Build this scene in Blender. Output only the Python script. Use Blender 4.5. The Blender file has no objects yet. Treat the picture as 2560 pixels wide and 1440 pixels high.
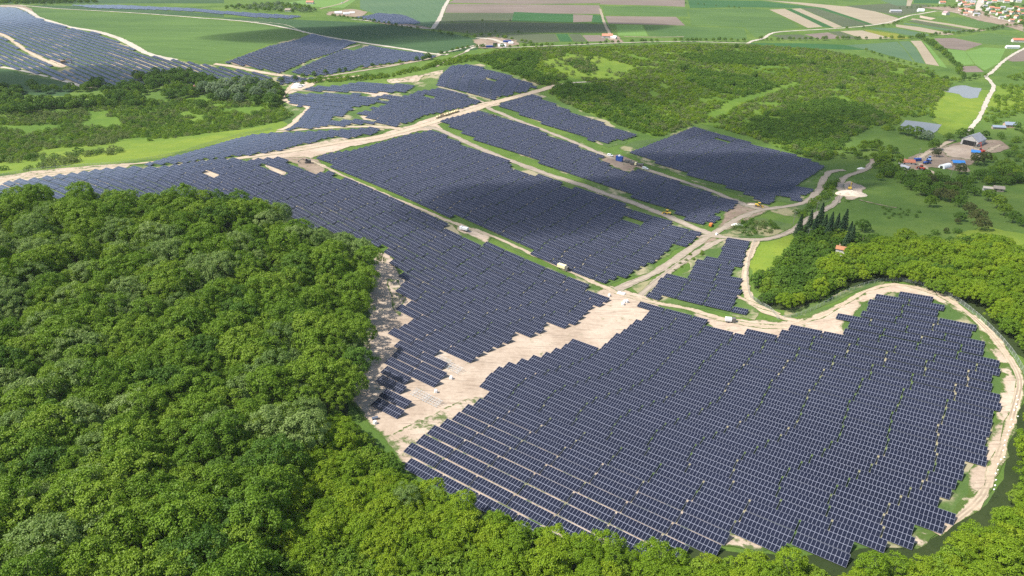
import bpy, math, random
import numpy as np
from mathutils import Vector, Matrix
from mathutils.geometry import delaunay_2d_cdt

random.seed(7); RNG = np.random.default_rng(11)
R = math.radians
C = bpy.context.scene.collection
SC = bpy.context.scene

# ------------------------------------------------------------------ camera
CAM_H, PITCH, FPX = 175.0, R(28.2), 1707.0
cam_d = bpy.data.cameras.new('camera'); cam = bpy.data.objects.new('camera', cam_d); C.objects.link(cam)
cam.location = (0, 0, CAM_H); cam.rotation_euler = (R(90) - PITCH, 0, 0)
cam_d.sensor_width = 36; cam_d.lens = 36 * FPX / 2560; cam_d.clip_start = 1; cam_d.clip_end = 40000
SC.camera = cam
# ------------------------------------------------------------------ sky, sun, exposure
SUN_AZ, SUN_EL = R(-99), R(52)          # azimuth clockwise from the view direction
SUN = Vector((math.sin(SUN_AZ) * math.cos(SUN_EL), math.cos(SUN_AZ) * math.cos(SUN_EL), math.sin(SUN_EL)))
world = bpy.data.worlds.new('World'); SC.world = world; world.use_nodes = True
wn = world.node_tree; bg = wn.nodes['Background']; sky = wn.nodes.new('ShaderNodeTexSky')
sky.sky_type = 'NISHITA'; sky.sun_disc = False; sky.sun_elevation = SUN_EL; sky.sun_rotation = SUN_AZ % (2 * math.pi)
sky.air_density = 1.0; sky.dust_density = 1.5; sky.ozone_density = 1.0
wn.links.new(sky.outputs[0], bg.inputs[0]); bg.inputs[1].default_value = 0.11
sun_d = bpy.data.lights.new('sun', 'SUN'); sun_d.energy = 4.6; sun_d.angle = R(0.5); sun_d.color = (1, 0.955, 0.88)
sun = bpy.data.objects.new('sun', sun_d); C.objects.link(sun); sun.rotation_euler = SUN.to_track_quat('Z', 'Y').to_euler()
sun.location = (-300, 0, 600)
SC.view_settings.view_transform = 'Standard'; SC.view_settings.look = 'None'
SC.view_settings.exposure = 0.75; SC.view_settings.gamma = 1; SC.view_settings.use_curve_mapping = False
SC.cycles.max_bounces = 6; SC.cycles.diffuse_bounces = 3; SC.cycles.glossy_bounces = 2; SC.cycles.transmission_bounces = 2
SC.cycles.volume_bounces = 1; SC.cycles.transparent_max_bounces = 6; SC.cycles.use_denoising = False

# ------------------------------------------------------------------ terrain: heights on a 110 m control grid, cubic B-spline
GX0, GY0, GS, GNX, GNY = -1000, -110, 110.0, 19, 20
HG = np.array(
[[-1.3,2.9,7.2,11.5,15.9,20.4,25.1,30.3,35.5,38.8,37.8,33.8,29.6,26.2,23.2,20.1,16.8,13.3,9.8],
[-1.1,2.8,6.9,11.2,15.3,19,22,24.6,28.2,32.4,29.8,25.1,23.6,22.7,20.8,17.9,14.6,11.1,7.7],
[-0.8,2.8,6.6,10.7,14.9,18.4,20,19.2,18.5,24.4,18.8,14.6,18.6,20.2,18.6,15.5,12.1,8.8,5.6],
[-0,2.8,5.9,9.7,14.2,18.4,20.4,16.9,7.4,3.8,-3.9,5.9,17.7,18.7,15.8,12.3,9,6.1,3.5],
[1.4,3.1,5.1,7.9,12.1,17.5,22.7,21.8,6.3,-12.8,-15.7,12.3,17.7,14.1,10.4,7.5,5.1,3.1,1.3],
[3.9,4,4.4,5.5,7.8,12.4,20.2,28.1,10.2,-2.2,-12.6,-6.5,-0.6,1.4,1.7,1.3,0.7,0,-0.8],
[7.5,6.1,4.7,3.3,2.4,2.6,5.2,12.2,6.8,2.1,-6.4,-18.4,-16.8,-11.2,-7.1,-4.8,-3.5,-3,-2.7],
[12.5,9.7,6.6,3.2,-0.8,-5.3,-8.9,-5,8.7,2.9,-3.7,-15.7,-19.9,-16.6,-12.4,-9.1,-6.9,-5.5,-4.5],
[18.4,14.9,10.8,6,1.3,-4.4,-9.8,-4.1,14.7,11.2,3.6,-6.5,-13.6,-14.8,-13.2,-10.8,-8.8,-7.2,-5.9],
[24.6,21.5,17.2,11.8,9.1,6.2,0,0.5,17.7,21.8,13.6,2.9,-5.5,-9.8,-10.9,-10.3,-9.2,-8,-6.9],
[30,28.4,25.6,19.7,19.1,20.6,18.8,13.6,19.5,22.1,17,8.6,0.8,-4.6,-7.4,-8.4,-8.3,-7.9,-7.3],
[32.9,32.5,31.6,27.8,26.6,27.6,26.9,22.9,22.1,21.1,17.2,11,4.6,-0.5,-4,-6,-6.8,-7.1,-7.2],
[32.7,32.6,32.1,30.4,29.4,29.2,28.2,25.4,22.6,19.8,16.1,11.4,6.4,2,-1.4,-3.8,-5.2,-6,-6.6],
[30.1,30.1,29.8,29.1,28.4,27.6,26.3,24,21.1,17.9,14.5,10.7,6.9,3.3,0.3,-2,-3.7,-4.8,-5.8],
[25.9,25.9,25.7,25.4,24.9,24,22.6,20.7,18.2,15.4,12.4,9.4,6.4,3.6,1.2,-0.9,-2.5,-3.7,-4.9],
[20.9,20.9,20.8,20.6,20.2,19.4,18.2,16.6,14.6,12.4,10.1,7.8,5.5,3.4,1.5,-0.2,-1.6,-2.8,-3.9],
[15.5,15.5,15.5,15.3,15,14.4,13.5,12.3,10.9,9.3,7.6,5.9,4.3,2.8,1.3,0.1,-1.1,-2.2,-3.1],
[10.1,10.1,10.1,10,9.8,9.4,8.8,8.1,7.1,6.1,5,4,2.9,1.9,1,0.1,-0.8,-1.7,-2.5],
[4.6,4.7,4.7,4.7,4.7,4.5,4.3,3.9,3.5,3,2.5,2,1.4,0.9,0.4,-0.1,-0.7,-1.3,-2],
[-0.8,-0.7,-0.6,-0.5,-0.4,-0.3,-0.2,-0.2,-0.2,-0.1,-0.1,-0.1,-0.1,-0.1,-0.2,-0.4,-0.7,-1.1,-1.5]], float)
def _bs(t): return ((1-t)**3/6, (3*t**3-6*t*t+4)/6, (-3*t**3+3*t*t+3*t+1)/6, t**3/6)
def ht(x, y):
    x = np.asarray(x, float); y = np.asarray(y, float)
    u = np.clip((x-GX0)/GS, 1, GNX-2.001); v = np.clip((y-GY0)/GS, 1, GNY-2.001)
    i = np.floor(u).astype(int); j = np.floor(v).astype(int); bx = _bs(u-i); by = _bs(v-j); z = 0
    for a in range(4):
        for b in range(4): z = z + by[b]*bx[a]*HG[j-1+b, i-1+a]
    far = np.clip((np.hypot(x, y)-1900)/2500, 0, 1)
    return z*(1-far)
cp_, sp_ = math.cos(PITCH), math.sin(PITCH)
def ground(px, dz=0.0):
    """photo pixels (2560 wide) -> points on the terrain; dz: the sight line is met that high above the ground"""
    px = np.asarray(px, float); xn = (px[:, 0]-1280)/FPX; yn = -(px[:, 1]-720)/FPX
    D = np.stack([xn, cp_+yn*sp_, -sp_+yn*cp_], 1)
    ts = 100*np.power(60, np.linspace(0, 1, 500)); lo = np.full(len(px), 100.0); hi = np.full(len(px), 6000.0); done = np.zeros(len(px), bool); prev = 100.0
    for t in ts:
        below = (CAM_H+D[:, 2]*t) < ht(D[:, 0]*t, D[:, 1]*t)+dz
        new = below & ~done; hi[new] = t; lo[new] = prev; done |= below; prev = t
    for _ in range(22):
        m = (lo+hi)/2; below = (CAM_H+D[:, 2]*m) < ht(D[:, 0]*m, D[:, 1]*m)+dz
        hi = np.where(below, m, hi); lo = np.where(below, lo, m)
    x, y = D[:, 0]*hi, D[:, 1]*hi
    return np.stack([x, y], 1)
def P(s): return np.array([[float(v) for v in q.split(',')] for q in s.split()])
def pt(x, y, dz=0.0):
    g = ground([[x, y]], dz)[0]; return Vector((g[0], g[1], float(ht(g[0], g[1]))))
def to_px(x, y, z):
    zz = z-CAM_H; zc = y*cp_-zz*sp_; yc = y*sp_+zz*cp_
    return 1280+FPX*x/zc, 720-FPX*yc/zc, zc
def inside(pts, poly):
    x, y = pts[:, 0], pts[:, 1]; r = np.zeros(len(pts), bool); n = len(poly)
    for k in range(n):
        x1, y1 = poly[k]; x2, y2 = poly[(k+1) % n]
        if y1 == y2: continue
        r ^= ((y1 > y) != (y2 > y)) & (x < (x2-x1)*(y-y1)/(y2-y1)+x1)
    return r
def edge_dist(pts, poly):
    d = np.full(len(pts), 1e9); n = len(poly)
    for k in range(n):
        a = poly[k]; b = poly[(k+1) % n]; ab = b-a; L = ab@ab+1e-9
        t = np.clip(((pts-a)@ab)/L, 0, 1); d = np.minimum(d, np.hypot(*(pts-(a+t[:, None]*ab)).T))
    return d

# ------------------------------------------------------------------ materials
def rgb(c): return (c[0], c[1], c[2], 1)
class NT:
    def __init__(s, name):
        s.m = bpy.data.materials.new(name); s.m.use_nodes = True; s.t = s.m.node_tree; s.b = s.t.nodes['Principled BSDF']; s.out = s.t.nodes['Material Output']
    def n(s, kind, **kw):
        o = s.t.nodes.new(kind)
        for k, v in kw.items(): setattr(o, k, v)
        return o
    def l(s, a, b): s.t.links.new(a, b)
    def math(s, op, a, b=None, c=None, clamp=False):
        o = s.n('ShaderNodeMath', operation=op, use_clamp=clamp)
        for i, v in enumerate((a, b, c)):
            if v is None: continue
            if isinstance(v, (int, float)): o.inputs[i].default_value = v
            else: s.l(v, o.inputs[i])
        return o.outputs[0]
    def noise(s, scale, detail=3, rough=0.55, vec=None, stretch=None):
        o = s.n('ShaderNodeTexNoise'); o.inputs['Scale'].default_value = scale; o.inputs['Detail'].default_value = detail; o.inputs['Roughness'].default_value = rough
        v = vec or s.pos()
        if stretch:
            mp = s.n('ShaderNodeMapping'); mp.inputs['Rotation'].default_value = (0, 0, stretch[0]); mp.inputs['Scale'].default_value = (stretch[1], stretch[2], 1); s.l(v, mp.inputs[0]); v = mp.outputs[0]
        s.l(v, o.inputs['Vector']); return o.outputs[0]
    def pos(s):
        if not hasattr(s, '_p'): s._p = s.n('ShaderNodeNewGeometry').outputs['Position']
        return s._p
    def ramp(s, f, stops):
        o = s.n('ShaderNodeValToRGB'); e = o.color_ramp.elements
        while len(e) < len(stops): e.new(0.5)
        for i, (p, c) in enumerate(stops): e[i].position = p; e[i].color = rgb(c)
        s.l(f, o.inputs[0]); return o.outputs[0]
    def mix(s, f, a, b, mode='MIX'):
        o = s.n('ShaderNodeMix', data_type='RGBA', blend_type=mode)
        for i, v in ((0, f), (6, a), (7, b)):
            if isinstance(v, (int, float)): o.inputs[i].default_value = v
            elif isinstance(v, tuple): o.inputs[i].default_value = rgb(v)
            else: s.l(v, o.inputs[i])
        return o.outputs[2]
    def sm(s, v, a, b):
        o = s.n('ShaderNodeMapRange', interpolation_type='SMOOTHSTEP'); o.inputs[1].default_value = a; o.inputs[2].default_value = b; s.l(v, o.inputs[0]); return o.outputs[0]
    def attr(s, name, out=2):
        o = s.n('ShaderNodeAttribute', attribute_name=name); return o.outputs[out]
    def done(s, col, rough=0.9, spec=0.2):
        if isinstance(col, tuple): s.b.inputs['Base Color'].default_value = rgb(col)
        else: s.l(col, s.b.inputs['Base Color'])
        s.b.inputs['Roughness'].default_value = rough; s.b.inputs['Specular IOR Level'].default_value = spec
        return s.m
MATS = {}
def plain(name, col, rough=0.6, spec=0.3, metal=0.0, var=0.12, scale=1.5):
    if name in MATS: return MATS[name]
    k = NT(name); f = k.noise(scale, 4); c = k.mix(f, tuple(v*(1-var) for v in col), tuple(min(1, v*(1+var)) for v in col))
    m = k.done(c, rough, spec); k.b.inputs['Metallic'].default_value = metal; MATS[name] = m; return m
def grass_mat(name, dark, mid, light, dry=None):
    k = NT(name); a = k.noise(0.012, 3); b = k.noise(0.07, 4, 0.65); c = k.noise(0.9, 3, 0.7)
    f = k.math('ADD', k.math('MULTIPLY', a, 0.55), k.math('ADD', k.math('MULTIPLY', b, 0.35), k.math('MULTIPLY', c, 0.22)))
    col = k.ramp(f, [(0.36, dark), (0.54, mid), (0.70, light)])
    tuft = k.noise(0.28, 5, 0.75); col = k.mix(k.math('MULTIPLY', k.sm(tuft, 0.56, 0.68), 0.55), col, tuple(v*0.55 for v in dark))
    if dry: col = k.mix(k.math('MULTIPLY', k.sm(k.noise(0.03, 5, 0.65), 0.5, 0.6), 0.8), col, dry)
    m = k.done(col, 0.95, 0.1)
    bp = k.n('ShaderNodeBump'); bp.inputs['Strength'].default_value = 0.6; bp.inputs['Distance'].default_value = 0.5; k.l(tuft, bp.inputs['Height']); k.l(bp.outputs[0], k.b.inputs['Normal'])
    return m
def soil_mat(name, a, b, green, grass=0.0, width=3.0, tracks=False):
    """bare earth; grass grows in from the rims (attribute edge = metres to the rim) and in patches"""
    k = NT(name); n1 = k.noise(0.05, 5, 0.6); n2 = k.noise(0.5, 4, 0.7); n3 = k.noise(0.16, 8, 0.75)
    f = k.math('ADD', k.math('MULTIPLY', n1, 0.62), k.math('MULTIPLY', n2, 0.43))
    col = k.ramp(f, [(0.40, b), (0.52, tuple((x+y)/2 for x, y in zip(a, b))), (0.66, a)])
    streak = k.noise(0.6, 3, 0.6, stretch=(R(38), 0.12, 1.2)); col = k.mix(k.math('MULTIPLY', k.sm(streak, 0.52, 0.66), 0.5), col, tuple(v*0.62 for v in b))
    e = k.attr('edge')
    if tracks: rut = k.math('SUBTRACT', 1.0, k.sm(k.math('ABSOLUTE', k.math('SUBTRACT', e, 1.25)), 0.1, 0.55)); col = k.mix(k.math('MULTIPLY', rut, k.sm(n1, 0.35, 0.6)), col, tuple(v*0.72 for v in b))
    g = k.math('ADD', k.math('DIVIDE', e, width), k.math('MULTIPLY', k.math('SUBTRACT', n3, 0.5), 3.2))
    gm = k.math('SUBTRACT', 1.0, k.sm(g, 0.05, 0.5))
    if grass: gm = k.math('MAXIMUM', gm, k.math('MULTIPLY', k.sm(n3, 0.62-grass*0.25, 0.72-grass*0.25), 0.9))
    gc = k.mix(n2, tuple(v*0.65 for v in green), green)
    return k.done(k.mix(gm, col, gc), 0.95, 0.1)
def crop_mat(name, a, b, ang=0.0, stripe=0.25, rows=0.35):
    k = NT(name); big = k.noise(0.006, 3); st = k.noise(0.02, 3, 0.6, stretch=(ang, 0.25, 3.0)); fine = k.noise(rows, 3, 0.6, stretch=(ang, 0.05, 1.0))
    f = k.math('ADD', k.math('MULTIPLY', big, 0.6), k.math('ADD', k.math('MULTIPLY', st, stripe), k.math('MULTIPLY', fine, 0.2)))
    lo = 0.5*(0.8+stripe)-0.17; col = k.ramp(f, [(lo, a), (lo+0.34, b)]); mp = k.n('ShaderNodeMapping'); mp.inputs['Rotation'].default_value = (0, 0, ang+0.12); k.l(k.pos(), mp.inputs[0]); sx = k.n('ShaderNodeSeparateXYZ'); k.l(mp.outputs[0], sx.inputs[0])
    w = k.math('ABSOLUTE', k.math('SUBTRACT', k.math('FRACT', k.math('DIVIDE', sx.outputs[1], 21.0)), 0.5)); tl = k.math('MULTIPLY', k.math('LESS_THAN', w, 0.035), 0.35)
    return k.done(k.mix(tl, col, tuple(v*0.6 for v in a)), 0.95, 0.1)
def leaf_mat(name, dark, mid, light, trans=0.3):
    k = NT(name); oi = k.n('ShaderNodeObjectInfo'); lf = k.attr('lf')
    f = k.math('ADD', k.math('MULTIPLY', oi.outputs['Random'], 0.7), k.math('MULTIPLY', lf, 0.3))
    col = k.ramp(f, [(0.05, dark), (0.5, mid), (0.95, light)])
    k.done(col, 0.55, 0.25)
    tr = k.n('ShaderNodeBsdfTranslucent'); k.l(k.mix(1.0, col, (0.9, 1.0, 0.35), 'MULTIPLY'), tr.inputs[0])
    mx = k.n('ShaderNodeMixShader'); mx.inputs[0].default_value = trans; k.l(k.b.outputs[0], mx.inputs[1]); k.l(tr.outputs[0], mx.inputs[2]); k.l(mx.outputs[0], k.out.inputs[0])
    return k.m
SAND, SAND2 = (0.50, 0.405, 0.31), (0.345, 0.265, 0.195)
GRASS = (0.085, 0.135, 0.03)
M = dict(
    ground=grass_mat('meadow_ground', (0.05, 0.095, 0.020), (0.08, 0.138, 0.026), (0.12, 0.178, 0.034)),
    lime=grass_mat('bright_meadow', (0.085, 0.15, 0.022), (0.13, 0.195, 0.025), (0.185, 0.235, 0.03)),
    olive=grass_mat('scrub_floor', (0.06, 0.115, 0.018), (0.095, 0.165, 0.022), (0.14, 0.205, 0.03)),
    rough=grass_mat('rough_grass', (0.045, 0.08, 0.025), (0.075, 0.12, 0.035), (0.12, 0.16, 0.05), dry=(0.30, 0.26, 0.15)),
    under=grass_mat('array_grass', (0.045, 0.085, 0.022), (0.07, 0.12, 0.03), (0.11, 0.16, 0.045), dry=(0.36, 0.30, 0.20)),
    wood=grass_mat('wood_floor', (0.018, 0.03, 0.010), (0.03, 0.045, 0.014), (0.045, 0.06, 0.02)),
    sand=soil_mat('pale_sandy_soil', SAND, SAND2, GRASS, 0.12, 3.0),
    sandg=soil_mat('sandy_soil_with_weeds', SAND, SAND2, GRASS, 0.5, 1.8),
    road=soil_mat('pale_track_gravel', (0.52, 0.42, 0.305), (0.38, 0.30, 0.215), GRASS, 0.0, 1.3, True),
    grey=soil_mat('grey_track_gravel', (0.38, 0.32, 0.25), (0.285, 0.235, 0.18), GRASS, 0.0, 1.3, True),
    dirt=soil_mat('brown_dirt', (0.32, 0.25, 0.185), (0.21, 0.155, 0.115), GRASS, 0.2, 3.0),
    white=soil_mat('chalky_lane', (0.50, 0.45, 0.37), (0.38, 0.335, 0.27), GRASS, 0.0, 0.8),
    green1=crop_mat('young_wheat', (0.055, 0.105, 0.03), (0.095, 0.16, 0.04), 0.1, 0.45),
    green2=crop_mat('dark_wheat', (0.036, 0.075, 0.032), (0.055, 0.10, 0.038), 0.2, 0.4),
    green3=crop_mat('deep_green_crop', (0.03, 0.085, 0.028), (0.045, 0.115, 0.036), 0.3),
    lgreen=crop_mat('light_green_crop', (0.105, 0.195, 0.045), (0.145, 0.24, 0.06), 0.0),
    ogreen=crop_mat('grey_green_field', (0.065, 0.085, 0.045), (0.095, 0.11, 0.058), 0.15, 0.4),
    teal=crop_mat('blue_green_crop', (0.065, 0.12, 0.062), (0.095, 0.15, 0.075), 1.2),
    brown=crop_mat('ploughed_soil', (0.145, 0.115, 0.095), (0.215, 0.17, 0.14), 0.1, 0.4),
    tan=crop_mat('dry_stubble', (0.26, 0.215, 0.15), (0.34, 0.285, 0.20), 0.3, 0.4),
    yellow=crop_mat('mustard_strip', (0.14, 0.16, 0.025), (0.19, 0.20, 0.03), 0.3),
)

# ------------------------------------------------------------------ object helpers
def tag(o, label=None, cat=None, group=None, kind=None):
    if label: o['label'] = label
    if cat: o['category'] = cat
    if group: o['group'] = group
    if kind: o['kind'] = kind
    return o
def link(name, me, parent=None, mat=None):
    o = bpy.data.objects.new(name, me); C.objects.link(o)
    if parent: o.parent = parent
    if mat and me is not None and not me.materials: me.materials.append(mat)
    return o
def empty(name, loc, rz=0, s=1.0):
    o = bpy.data.objects.new(name, None); C.objects.link(o); o.location = loc; o.rotation_euler = (0, 0, rz); o.scale = (s, s, s); o.empty_display_size = 0.5
    return o
def npmesh(name, V, F, mat=None):
    """quads (n,4) or triangles (n,3) -> mesh, fast"""
    V = np.asarray(V, np.float32); F = np.asarray(F, np.int32); me = bpy.data.meshes.new(name); k = F.shape[1]
    me.vertices.add(len(V)); me.vertices.foreach_set('co', V.ravel()); me.loops.add(F.size); me.loops.foreach_set('vertex_index', F.ravel())
    me.polygons.add(len(F)); me.polygons.foreach_set('loop_start', np.arange(0, F.size, k, dtype=np.int32)); me.polygons.foreach_set('loop_total', np.full(len(F), k, np.int32))
    me.update(calc_edges=True); me.polygons.foreach_set('use_smooth', np.zeros(len(F), bool))
    if mat: me.materials.append(mat)
    return me
class MB:
    """collects boxes, tubes, cones and prisms into one mesh"""
    def __init__(s): s.v = []; s.f = []
    def add(s, V, F):
        o = len(s.v); s.v += [tuple(v) for v in V]; s.f += [tuple(i+o for i in f) for f in F]; return s
    def box(s, x0, x1, y0, y1, z0, z1, rot=None, at=(0, 0, 0), taper=0.0):
        t = taper; V = [(x0, y0, z0), (x1, y0, z0), (x1, y1, z0), (x0, y1, z0), (x0+t, y0+t, z1), (x1-t, y0+t, z1), (x1-t, y1-t, z1), (x0+t, y1-t, z1)]
        if rot is not None: V = [tuple(rot @ Vector(v)+Vector(at)) for v in V]
        return s.add(V, [(3, 2, 1, 0), (4, 5, 6, 7), (0, 1, 5, 4), (1, 2, 6, 5), (2, 3, 7, 6), (3, 0, 4, 7)])
    def tube(s, a, b, r0, r1=None, n=8):
        a = Vector(a); b = Vector(b); r1 = r0 if r1 is None else r1; q = (b-a).to_track_quat('Z', 'Y'); V = []
        for c, r in ((a, r0), (b, r1)):
            for k in range(n): V.append(c+q @ Vector((r*math.cos(2*math.pi*k/n), r*math.sin(2*math.pi*k/n), 0)))
        return s.add(V, [(k, (k+1) % n, n+(k+1) % n, n+k) for k in range(n)]+[tuple(range(n-1, -1, -1)), tuple(range(n, 2*n))])
    def prism(s, prof, x0, x1):
        """profile in (y,z), extruded along x"""
        n = len(prof); V = [(x0, y, z) for y, z in prof]+[(x1, y, z) for y, z in prof]
        return s.add(V, [(k, (k+1) % n, n+(k+1) % n, n+k) for k in range(n)]+[tuple(range(n-1, -1, -1)), tuple(range(n, 2*n))])
    def mesh(s, name, mat=None, bevel=0.0):
        me = bpy.data.meshes.new(name); me.from_pydata(s.v, [], s.f); me.update()
        if bevel:
            import bmesh
            bm = bmesh.new(); bm.from_mesh(me); bmesh.ops.bevel(bm, geom=bm.edges[:], offset=bevel, segments=1, affect='EDGES'); bm.to_mesh(me); bm.free()
        if mat: me.materials.append(mat)
        return me
    def build(s, name, mat, parent=None, bevel=0.0): return link(name, s.mesh(name, mat, bevel), parent)
def copy_tree(o, parent=None):
    c = o.copy(); C.objects.link(c)
    if parent: c.parent = parent
    for ch in list(o.children): copy_tree(ch, c)
    return c

# ------------------------------------------------------------------ ground sheet
def axis(lo, hi, step, far):
    core = list(np.arange(lo, hi+step/2, step)); d = step*1.5; a = core[-1]; b = core[0]; up = []; dn = []
    while a < far: a += d; up.append(a); b -= d; dn.append(b); d *= 1.35
    return np.array(dn[::-1]+core+up)
ax, ay = axis(-900, 900, 7.0, 14000), axis(-40, 1800, 7.0, 14000)
gx, gy = np.meshgrid(ax, ay); gz = ht(gx, gy); nx, ny = len(ax), len(ay)
idx = np.arange(nx*ny).reshape(ny, nx)
quads = np.stack([idx[:-1, :-1], idx[:-1, 1:], idx[1:, 1:], idx[1:, :-1]], -1).reshape(-1, 4)
me = npmesh('ground', np.stack([gx, gy, gz], -1).reshape(-1, 3), quads, M['ground']); me.polygons.foreach_set('use_smooth', np.ones(len(quads), bool))
tag(link('ground', me), kind='structure')

def resample(poly, step, closed=True):
    out = []; n = len(poly)
    for k in range(n if closed else n-1):
        a, b = poly[k], poly[(k+1) % n]; m = max(1, int(np.hypot(*(b-a))/step))
        for j in range(m): out.append(a+(b-a)*j/m)
    if not closed: out.append(poly[-1])
    return np.array(out)
def jitter(poly, amp, closed=True):
    if amp <= 0: return poly
    w = RNG.normal(0, 1, len(poly)); w = (w+np.roll(w, 1)+np.roll(w, -1)+0.7*np.roll(w, 2))/2.2
    t = np.roll(poly, -1, 0)-np.roll(poly, 1, 0); n = np.stack([-t[:, 1], t[:, 0]], 1); n /= (np.hypot(*n.T)+1e-6)[:, None]
    return poly+n*(w*amp)[:, None]
LEVEL = [0]
def sheet(name, poly, mat, off, rough=0.5, step=None, label=None, cat=None):
    """a sheet that follows the terrain inside a world polygon"""
    poly = np.asarray(poly); A = abs(np.sum(poly[:, 0]*np.roll(poly[:, 1], -1)-np.roll(poly[:, 0], -1)*poly[:, 1]))/2
    step = step or min(9.0, max(3.5, math.sqrt(A)/45)); b = jitter(resample(poly, min(step, 5.0 if rough else step)), rough)
    lo, hi = b.min(0), b.max(0); X, Y = np.meshgrid(np.arange(lo[0], hi[0], step), np.arange(lo[1], hi[1], step)); q = np.stack([X.ravel(), Y.ravel()], 1)
    if len(q):
        q = q[inside(q, b)]
        if len(q): q = q[edge_dist(q, b) > step*0.35]
    vs = [Vector(v) for v in b]+[Vector(v) for v in q]; n = len(b)
    r = delaunay_2d_cdt(vs, [], [list(range(n))], 1, 1e-4)
    V = np.array([tuple(v) for v in r[0]]); F = [f for f in r[2] if len(f) == 3]
    if not F: return None
    LEVEL[0] = (LEVEL[0]+1) % 25
    z = ht(V[:, 0], V[:, 1])+off+LEVEL[0]*0.0015
    me = npmesh(name, np.column_stack([V, z]), np.array(F), M[mat] if isinstance(mat, str) else mat)
    me.polygons.foreach_set('use_smooth', np.ones(len(F), bool))
    at = me.attributes.new('edge', 'FLOAT', 'POINT'); at.data.foreach_set('value', edge_dist(V, b).astype(np.float32))
    return tag(link(name, me), kind='structure')
def area(name, s, mat, off, rough=0.5, dz=0.0): return sheet(name, ground(P(s), dz), mat, off, rough)
def smooth_line(w, step):
    """Catmull-Rom through the points"""
    w = np.vstack([2*w[0]-w[1], w, 2*w[-1]-w[-2]]); out = []
    for k in range(1, len(w)-2):
        p0, p1, p2, p3 = w[k-1:k+3]; m = max(2, int(np.hypot(*(p2-p1))/step))
        for j in range(m):
            t = j/m; out.append(0.5*((2*p1)+(p2-p0)*t+(2*p0-5*p1+4*p2-p3)*t*t+(-p0+3*p1-3*p2+p3)*t**3))
    out.append(w[-2]); return np.array(out)
def road(name, s, width, mat, off=0.24, rough=0.5):
    w = smooth_line(ground(P(s)), 6.0); t = np.gradient(w, axis=0); n = np.stack([-t[:, 1], t[:, 0]], 1); n /= (np.hypot(*n.T)+1e-6)[:, None]
    k = 4; rows = []; ed = []
    jl = RNG.normal(0, rough, len(w)); jr = RNG.normal(0, rough, len(w))
    for j in range(k+1):
        f = j/k*2-1; wob = jl if j == 0 else jr if j == k else 0
        rows.append(w+n*(f*width/2+wob)[:, None] if not np.isscalar(wob) else w+n*(f*width/2)); ed.append(width/2*(1-abs(f)))
    L = len(w); V = np.concatenate(rows); E = np.repeat(ed, L); F = []
    for j in range(k):
        a = np.arange(L-1)+j*L; F.append(np.stack([a, a+1, a+1+L, a+L], 1))
    LEVEL[0] = (LEVEL[0]+1) % 25
    z = ht(V[:, 0], V[:, 1])+off+LEVEL[0]*0.0015
    F = np.concatenate(F)
    me = npmesh(name, np.column_stack([V, z]), F, M[mat]); at = me.attributes.new('edge', 'FLOAT', 'POINT'); at.data.foreach_set('value', E.astype(np.float32))
    return tag(link(name, me), kind='structure')

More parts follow.
